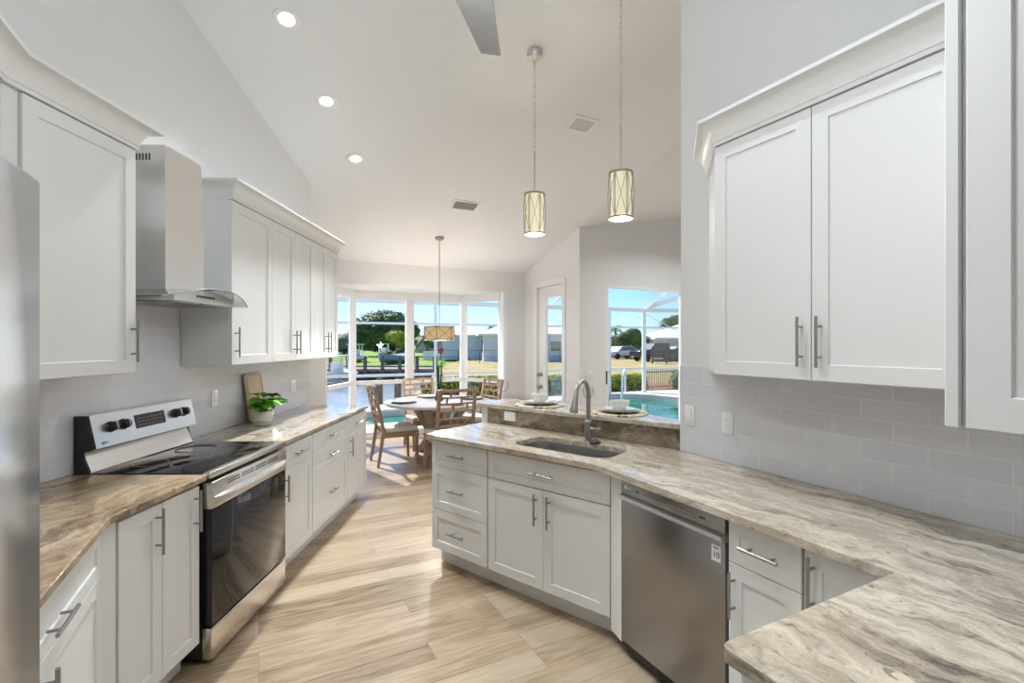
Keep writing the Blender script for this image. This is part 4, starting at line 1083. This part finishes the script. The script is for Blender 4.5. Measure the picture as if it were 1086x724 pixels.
# cage
cg = E('pool_cage', 'white aluminium screen cage standing around the pool', 'screen enclosure', (0, 0, 0))
PA, PB = W(-5, 12.85), (4.35, 16.1)
def beam(name, p, q, a, b=None): MB().bar(p, q, a, b or a).build(name, m_alu, cg, smooth=0)
d = Vector((PB[0]-PA[0], PB[1]-PA[1])); L = d.length; d.normalize()
for z, th in ((.72, .07), (2.05, .06), (2.62, .12)):
    beam('rail', (*PA, z), (*PB, z), th*.7, th); beam('rail', (*PB, z), (11.5, 16.2, z), th*.7, th)
for k in (1.0, 3.6, 6.05, 9.2, 12.0, 14.9):
    p = PA[0]+d.x*k, PA[1]+d.y*k; beam('post', (*p, -.055), (*p, 2.58), .075)
beam('post', (*PB, -.055), (*PB, 2.58), .11); beam('post', (7.6, 16.15, -.055), (7.6, 16.15, 2.58), .075); beam('post', (11.4, 16.2, -.055), (11.4, 16.2, 2.58), .075)
for r in (4.4, 7.9, 11.3):
    s1 = 12.75 if r < 11 else 12.3
    a = W(r, s1, 2.66) if r < 11 else (*PB, 2.66)
    rr, ss = RS(a[0], a[1])
    beam('roof_beam', a, W(rr, ss-2.4, 3.75), .06, .12); beam('roof_beam', W(rr, ss-2.4, 3.75), W(rr, 5.8, 3.75), .06, .12)
beam('roof_beam', W(2.0, 10.35, 3.75), W(11.3, 9.9, 3.75), .06, .12)
beam('roof_beam', (*PB, 2.66), (7.2, 12.2, 3.75), .06, .12)
beam('brace', (PB[0]-.05, PB[1]-.05, 2.5), (PB[0]-1.0, PB[1]-.45, 1.95), .02); beam('brace', (PB[0]+.05, PB[1], 2.5), (PB[0]+1.1, PB[1], 1.95), .02)
# pool hand rail
t = MB().tube([(3.65, 15.75, -.055), (3.65, 15.75, .62), (3.60, 15.60, .70), (3.4, 15.0, .55), (3.35, 14.9, -.25)], .035, 10).build('pool_rail', m_alu); tag(t, 'white grab rail at the pool edge', 'rail')
# foliage maker
def leaves(mm, c, rad, n, size, rnd, shell=.55, flat=1):
    bm = mm.bm
    for k in range(n):
        v = Vector((rnd.gauss(0, 1), rnd.gauss(0, 1), rnd.gauss(0, 1))).normalized(); f = shell + (1-shell)*rnd.random()
        p = Vector(c) + Vector((v.x*rad[0], v.y*rad[1], v.z*rad[2]))*f
        a = (v + Vector((rnd.uniform(-.7, .7), rnd.uniform(-.7, .7), rnd.uniform(-.4, .9)))).normalized(); u = a.orthogonal().normalized(); w_ = a.cross(u)
        s_ = size*rnd.uniform(.6, 1.3); th = rnd.uniform(0, PI); uu = u*math.cos(th)+w_*math.sin(th); ww = a.cross(uu)
        bm.faces.new([bm.verts.new(p + q) for q in (-uu*s_, ww*s_*.45, uu*s_, -ww*s_*.45)])
def hedge(p, q, wd, z0, z1, n, label, seed):
    t = E('hedge', label, 'hedge', (0, 0, 0)); rn = random.Random(seed); p, q = Vector((*p, 0)), Vector((*q, 0)); d = (q-p); nn = Vector((-d.y, d.x, 0)).normalized()
    MB().bar((p.x, p.y, (z0+z1)/2-.03), (q.x, q.y, (z0+z1)/2-.03), wd*.8, (z1-z0)*.86).build('core', m_hedged, t)
    mm = MB(); bm = mm.bm
    for k in range(n):
        u = rn.random(); side = rn.random()
        if side < .5: c = p + d*u + nn*rn.uniform(-.5, .5)*wd; z = z1 + rn.uniform(-.06, .05)
        else: c = p + d*u - nn*wd*.5*(1 if rn.random() < .8 else -1)*rn.uniform(.88, 1.05); z = rn.uniform(z0+.02, z1)
        s_ = rn.uniform(.03, .06); a = Vector((rn.uniform(-1, 1), rn.uniform(-1, 1), rn.uniform(.2, 1))).normalized(); uu = a.orthogonal().normalized(); ww = a.cross(uu); c = Vector((c.x, c.y, z))
        bm.faces.new([bm.verts.new(c + e) for e in (-uu*s_, ww*s_*.5, uu*s_, -ww*s_*.5)])
    mm.build('foliage', m_hedge, t, smooth=0, flip=False)
hedge((-2.5, 13.75), (.2, 15.1), .7, -.16, .50, 2600, 'yellow green hedge outside the pool cage, seen through the bay window', 1)
hedge((.35, 15.2), (2.5, 16.3), .7, -.16, .46, 2200, 'yellow green hedge seen through the patio door glass', 2)
hedge((2.65, 16.4), (4.6, 17.35), .7, -.16, .40, 2200, 'yellow topped hedge left of the cage post at the pool opening', 3)
def tree(name, label, loc, blobs, trunk, n, size, ml, seed, cat='tree'):
    t = E(name, label, cat, loc); rn = random.Random(seed); mm = MB(); co = MB()
    for (c, rad) in blobs:
        leaves(mm, c, rad, n, size, rn)
        rr_ = bmesh.ops.create_icosphere(mm.bm, subdivisions=2, radius=1); bmesh.ops.scale(mm.bm, vec=[q*.80 for q in rad], verts=rr_['verts']); bmesh.ops.translate(mm.bm, vec=c, verts=rr_['verts'])
    mm.build('foliage', ml, t, smooth=0, flip=False)
    MB().tube([(0, 0, 0), (.05, 0, trunk[0]*.5), (0, 0, trunk[0])], [trunk[1], trunk[1]*.8, trunk[1]*.6], 8).build('trunk', m_trunk, t); return t
tree('tree', 'big round dark green tree on the far canal bank behind the boats', (-18.2, 70, -.3), [((0, 0, 4.0), (4.6, 4, 2.7)), ((-2.6, 0, 3.0), (2.6, 3, 2.2)), ((2.6, -1, 3.2), (2.6, 3, 2.4)), ((0, -1, 2.4), (4.4, 3, 1.8))], (3, .4), 7000, .26, m_tree, 11)
tree('tree', 'small yellow green tree right of the blue boat', (-13.2, 56, -.3), [((0, 0, 2.6), (1.4, 1.2, .8)), ((.6, 0, 2.1), (1.0, 1, .8))], (2.2, .1), 1400, .14, m_treey, 12)
tree('tree', 'distant low trees at the left edge of the bay window', (-27.5, 80, -.3), [((0, 0, 1.8), (3, 2, 1.9)), ((-4, 0, 1.5), (3, 2, 1.6))], (1.5, .2), 1600, .22, m_tree, 13)
tree('bush', 'round green bush on the bank right of the boats', (-12.4, 54, -.3), [((0, 0, .7), (.7, .6, .8)), ((-1.2, 0, .5), (.6, .6, .6))], (.5, .05), 600, .10, m_tree, 14, 'bush')
tree('tree', 'broad green tree in front of the beige house across the street', (14.0, 58, -.16), [((0, 0, 2.3), (2.0, 1.5, 1.0)), ((-1.2, 0, 1.6), (1.2, 1.2, .9)), ((1.3, 0, 1.8), (1.3, 1.2, 1.0)), ((.4, 0, 2.9), (.9, .8, .6))], (1.6, .15), 900, .18, m_tree, 15)
tree('tree', 'dark tree above the pale green house roof', (25.5, 76, -.16), [((0, 0, 4.6), (2.6, 2, 1.5)), ((2.5, 0, 5.4), (2.4, 2, 1.6))], (4, .25), 1400, .26, m_tree, 16)
tree('bush', 'leafy green bush at the right edge of the pool opening', (5.9, 17.0, -.16), [((0, 0, .42), (.42, .4, .48)), ((.3, .1, .62), (.35, .3, .4))], (.4, .04), 900, .06, m_tree, 17, 'bush')
def palm(label, loc, h, fr, L, seed):
    t = E('palm_tree', label, 'palm tree', loc); rn = random.Random(seed)
    MB().tube([(0, 0, 0), (.1, 0, h*.5), (0, 0, h)], [.2, .15, .12], 8).build('trunk', m_trunk, t)
    mm = MB(); bm = mm.bm
    for k in range(fr):
        a = k*2*PI/fr + rn.uniform(-.2, .2); el = rn.uniform(-.1, 1.0); d = Vector((math.cos(a), math.sin(a), 0)); prev = None
        for i in range(9):
            u = i/8; c = Vector((0, 0, h)) + d*L*u*math.cos(el*.6) + Vector((0, 0, L*(math.sin(el)*u - .85*u*u)))
            s_ = Vector((-d.y, d.x, 0))
            if prev is not None:
                ll = L*.30*math.sin(PI*(u*.85+.1))
                for sg in (-1, 1):
                    tip = c + s_*sg*ll + d*ll*.4 + Vector((0, 0, -ll*.45))
                    bm.faces.new([bm.verts.new(p) for p in (prev, c, tip)])
            prev = c
    mm.build('fronds', m_palm, t, smooth=0, flip=False)
palm('dark palm on the bank left of the chandelier shade', (-9.6, 55, -.2), 2.4, 15, 1.9, 21)
palm('palm tree rising behind the white roofed house', (-8.3, 82, -.16), 4.6, 15, 2.2, 22)
palm('second small palm right behind the white roofed house ridge', (-3.4, 86, -.16), 4.6, 13, 1.6, 23)
palm('thin palm in front of the pale green house', (17.6, 57, -.16), 1.6, 13, 1.2, 24)
palm('palm just left of the cage post across the street', (14.5, 68.5, -.16), 3.9, 13, 1.5, 25)
# houses
def hip(t, x0, x1, y0, y1, z0, z1, ov, ml):
    m = MB(); x0 -= ov; x1 += ov; y0 -= ov; y1 += ov; dx = min((y1-y0)/2, (x1-x0)/2)*.95; ym = (y0+y1)/2
    a = [(x0, y0, z0), (x1, y0, z0), (x1, y1, z0), (x0, y1, z0)]; r0, r1 = (x0+dx, ym, z1), (x1-dx, ym, z1)
    m.face([a[0], a[1], r1, r0]); m.face([a[1], a[2], r1]); m.face([a[2], a[3], r0, r1]); m.face([a[3], a[0], r0]); m.face(a[::-1])
    b = [(p[0], p[1], p[2]-.18) for p in a]
    for i in range(4): m.face([a[i], a[(i+1) % 4], b[(i+1) % 4], b[i]])
    m.build('roof', ml, t, smooth=0)
def house(label, loc, rz, w_, d_, h, rh, wallm, roofm, wins, extra=None):
    t = E('house', label, 'house', loc, rz)
    MB().box(0, w_, 0, d_, 0, h).build('wall', wallm, t, smooth=0); hip(t, 0, w_, 0, d_, h+.0, h+rh, .5, roofm)
    for x0, x1, z0, z1 in wins:
        f = MB().box(x0-.08, x1+.08, -.06, 0, z0-.08, z1+.08).build('window', m_alu, t, smooth=0); MB().box(x0, x1, -.08, -.061, z0, z1).build('pane', m_hwin, f, smooth=0)
    if extra:
        for x0, x1, y0, y1 in extra: MB().box(x0, x1, y0, y1, 0, h).build('wing', wallm, t, smooth=0); hip(t, x0, x1, y0, y1, h, h+rh*.7, .4, roofm)
    return t
house('white roofed white house with blue shade in its wall colour across the lawn', (-2.7, 46, -.16), math.radians(6), 9.0, 9, 2.6, 2.0, m_hwall, m_roofw, [(6.4, 7.4, .95, 1.9)], [(-4.0, 0, 4.6, 12)])
MB().box(-.12, 0, 1.2, 2.2, .8, 2.0).build('window', m_hwin, bpy.data.objects['house'], smooth=0)
house('beige house with a brown roof left of the street tree', (5.0, 60, -.16), 0, 7.6, 8, 2.5, 1.4, m_hwallb, m_roofb, [(5.5, 6.6, .9, 2.0)])
house('pale green house with a white roof at the right of the pool opening', (18.5, 62, -.16), 0, 14, 9, 2.4, 1.9, m_hwallg, m_roofw, [(2.5, 4, .8, 1.9), (6, 7.5, .8, 1.9)])
house('low white house far along the canal bank', (-19, 96, -.3), 0, 12, 8, 2.4, 1.6, m_hwallb, m_roofw, [(2, 4, .8, 2)])
# low white wall and mesh fence between the lawns
o = MB().prism([(-9.3, 51), (-3.2, 51), (-3.2, 51.2), (-9.3, 51.2)], -.16, .75).build('garden_wall', m_alu); tag(o, 'low white garden wall in front of the neighbour patio', 'wall')
t = E('wire_fence', 'thin dark wire fence across the neighbour lawn', 'fence', (0, 0, 0))
for k in range(8):
    x, y = -8.0+k*1.75, 40+k*.45; MB().tube([(x, y, -.16), (x, y, .95)], .03, 6).build('fence_post', m_fenced, t)
m = MB(); m.tube([(-8.0, 40, .95), (4.25, 43.15, .95)], .015, 5); m.tube([(-8.0, 40, .4), (4.25, 43.15, .4)], .012, 5); m.build('wire', m_fenced, t)
t = E('flower_bush', 'pink flowering shrub at the neighbour patio', 'bush', (-7.1, 48.6, -.16)); rn = random.Random(5)
mm = MB(); leaves(mm, (0, 0, 1.0), (.32, .3, .4), 300, .09, rn); mm.build('petals', m_pink, t, smooth=0, flip=False); MB().tube([(0, 0, 0), (0, 0, .9)], .06, 6).build('stem', m_trunk, t)
o = MB().lathe([(0, 0), (.45, 0), (.5, .25), (.42, .3), (0, .3)], seg=16).build('patio_chair', m_mulch, None, (-4.5, 48.6, -.16)); tag(o, 'round reddish planter on the neighbour patio', 'planter')
# street fence, gate fence
t = E('picket_fence', 'bronze picket fence right of the cage post', 'fence', (0, 0, 0)); n = 20
fa, fb = Vector((4.75, 17.2, 0)), Vector((6.3, 17.9, 0))
for k in range(n):
    p = fa + (fb-fa)*k/(n-1); MB().box(p.x-.012, p.x+.012, p.y-.012, p.y+.012, -.16, .62).build('picket', m_fenceb, t, smooth=0)
for z in (.0, .52): MB().bar((fa.x, fa.y, z), (fb.x, fb.y, z), .03).build('fence_rail', m_fenceb, t, smooth=0)
o = MB().prism([(4.95, 17.5), (6.2, 18.05), (9.5, 21.5), (5.6, 20.5)], -.16, -.12).build('mulch_bed', m_mulch); tag(o, 'orange brown mulch bed behind the picket fence', 'ground'); o['kind'] = 'stuff'
t = E('slat_fence', 'dark horizontal slat fence in front of the parked cars', 'fence', (0, 0, 0))
for k in range(4): MB().bar((11.8, 41, .15+k*.27), (14.2, 41, .15+k*.27), .05, .16).build('slat', m_fenced, t, smooth=0)
for x in (11.8, 13.0, 14.2): MB().bar((x, 41.08, -.16), (x, 41.08, 1.25), .12).build('fence_post', m_fenced, t, smooth=0)
# vehicles
def car(label, loc, rz, bodym, L=4.5, kind='sedan'):
    t = E('car' if kind != 'truck' else 'pickup_truck', label, 'car', loc, rz); Wd = 1.8
    if kind == 'sedan': prof = [(0, .35), (0, .75), (.9, .85), (1.5, 1.38), (3.0, 1.40), (3.8, .95), (4.5, .9), (4.5, .35)]; cab_ = [(1.15, .92), (1.58, 1.32), (2.95, 1.34), (3.55, .95)]
    else: prof = [(0, .45), (0, 1.0), (1.2, 1.1), (1.7, 1.72), (3.2, 1.75), (3.4, 1.15), (5.2, 1.12), (5.2, .45)]; cab_ = [(1.45, 1.14), (1.82, 1.64), (3.1, 1.66), (3.22, 1.16)]
    m = MB(); bm = m.bm; a = [bm.verts.new((x, 0, z)) for x, z in prof]; b = [bm.verts.new((x, Wd, z)) for x, z in prof]
    bm.faces.new(a); bm.faces.new(b[::-1])
    for k in range(len(prof)): bm.faces.new((a[k], a[(k+1) % len(prof)], b[(k+1) % len(prof)], b[k]))
    o = m.build('body', bodym, t); bevel_mod(o, .06, 2)
    m = MB(); bm = m.bm; a = [bm.verts.new((x, -.012, z)) for x, z in cab_]; b = [bm.verts.new((x, Wd+.012, z)) for x, z in cab_]
    bm.faces.new(a); bm.faces.new(b[::-1])
    for k in range(4): bm.faces.new((a[k], a[(k+1) % 4], b[(k+1) % 4], b[k]))
    m.build('window', m_hwin, t)
    for x in (.85, prof[-1][0]-.95):
        for y in (-.04, Wd-.2): MB().lathe([(0, 0), (.2, 0), (.33, .03), (.33, .21), (.2, .24), (0, .24)], seg=20, M=Matrix.Translation((x, y, .33)) @ Matrix.Rotation(-PI/2, 4, 'X')).build('wheel', m_tire, t)
car('silver sedan parked on the street left of the cage post', (10.6, 52, -.16), math.radians(28), m_carw)
car('dark pickup truck parked behind the slat fence', (11.8, 45, -.16), math.radians(20), m_card, kind='truck')
car('second silver car parked on the street at the right', (15.6, 50.5, -.16), math.radians(2), m_carw)
o = MB().prism([(14.6, 42), (24, 42.6), (24, 42.8), (14.6, 42.2)], -.16, 1.0).build('board_fence', m_fenced); tag(o, 'solid dark fence at the far right across the street', 'fence')
# dock, piles, boats
t = E('dock', 'grey wooden dock along the far canal bank', 'dock', (0, 0, 0))
o = MB().prism([(-16, 35.4), (-5.3, 35.4), (-5.3, 38.1), (-16, 38.1)], -.50, -.32).build('decking', m_dock, t)
for k in range(9): MB().lathe([(0, -1.15), (.13, -1.15), (.13, .55), (.1, .62), (0, .62)], (-15.6+k*1.25, 35.25, 0), 10).build('pile', m_pile, t)
o = MB().prism([(-60, 38.15), (-5.25, 38.15), (-5.25, 38.4), (-60, 38.4)], -1.14, -.2).build('seawall', m_sea); tag(o, 'concrete seawall cap along the far canal bank', 'seawall')
for k, (x, y, nm) in enumerate(((-4.05, 14.9, 'left mooring pile in the canal behind the dining chairs'), (-3.45, 14.75, 'right mooring pile in the canal behind the dining chairs'))):
    o = MB().lathe([(0, -1.15), (.11, -1.15), (.105, .42), (.06, .48), (0, .48)], (0, 0, 0), 12).build('mooring_pile', m_pile, None, (x, y, 0)); tag(o, nm, 'pile', 'mooring piles near the deck')
def boat(label, loc, rz, sc, coverm, tower):
    t = E('boat', label, 'boat', loc, rz); m = MB(); bm = m.bm; rows = []
    for i in range(11):
        u = i/10; bw = 1.2*(1-u**2.6)**.6 if u < 1 else 0.02; sh = .85 + .45*u*u; kz = .1 + .35*u**3
        rows.append([bm.verts.new((x*sc, y*sc, z*sc)) for x, y, z in ((u*7, -bw, sh), (u*7, -bw*.86, .45+.3*u*u), (u*7, 0, kz), (u*7, bw*.86, .45+.3*u*u), (u*7, bw, sh))])
    for a, b in zip(rows, rows[1:]):
        for k in range(4): bm.faces.new((a[k], a[k+1], b[k+1], b[k]))
    bm.faces.new(rows[0])
    m.build('hull', coverm[0], t)
    m = MB(); bm = m.bm; rows = []
    for i in range(11):
        u = i/10; bw = 1.22*(1-u**2.6)**.6 if u < 1 else .02; sh = .86 + .45*u*u
        rows.append([bm.verts.new((x*sc, y*sc, z*sc)) for x, y, z in ((u*7, -bw, sh), (u*7, 0, sh+.35*(1-u)), (u*7, bw, sh))])
    for a, b in zip(rows, rows[1:]):
        for k in range(2): bm.faces.new((a[k], a[k+1], b[k+1], b[k]))
    m.build('deck_cover', coverm[1], t)
    if tower:
        m = MB()
        for x in (1.6, 3.4):
            for y in (-.8, .8): m.tube([(x*sc, y*sc, .9*sc), (x*sc, y*.85*sc, 2.5*sc)], .04, 6)
        m.box(1.2*sc, 3.8*sc, -.95*sc, .95*sc, 2.5*sc, 2.6*sc); m.build('tower', m_boatw, t)
        MB().box(2.0*sc, 2.9*sc, -.45*sc, .45*sc, .9*sc, 1.9*sc).build('console', m_boatw, t)
    return t
boat('boat with a blue hull and cover on the lift at the dock', (-10.55, 47.6, -.45), math.radians(-96), .88, (m_boatblue, m_boatblue), False)
boat('white boat with a hard top behind the blue boat', (-15.6, 60, -.3), math.radians(-80), .70, (m_boatw, m_boatw), True)
boat('white boat with a hard top at the left edge of the bay window', (-11.75, 34.6, -1.12), math.radians(-90), .72, (m_boatw, m_boatw), True)
boat('white boat moored left of the big tree', (-15.6, 50, -.4), math.radians(-85), .72, (m_boatw, m_boatblue), True)
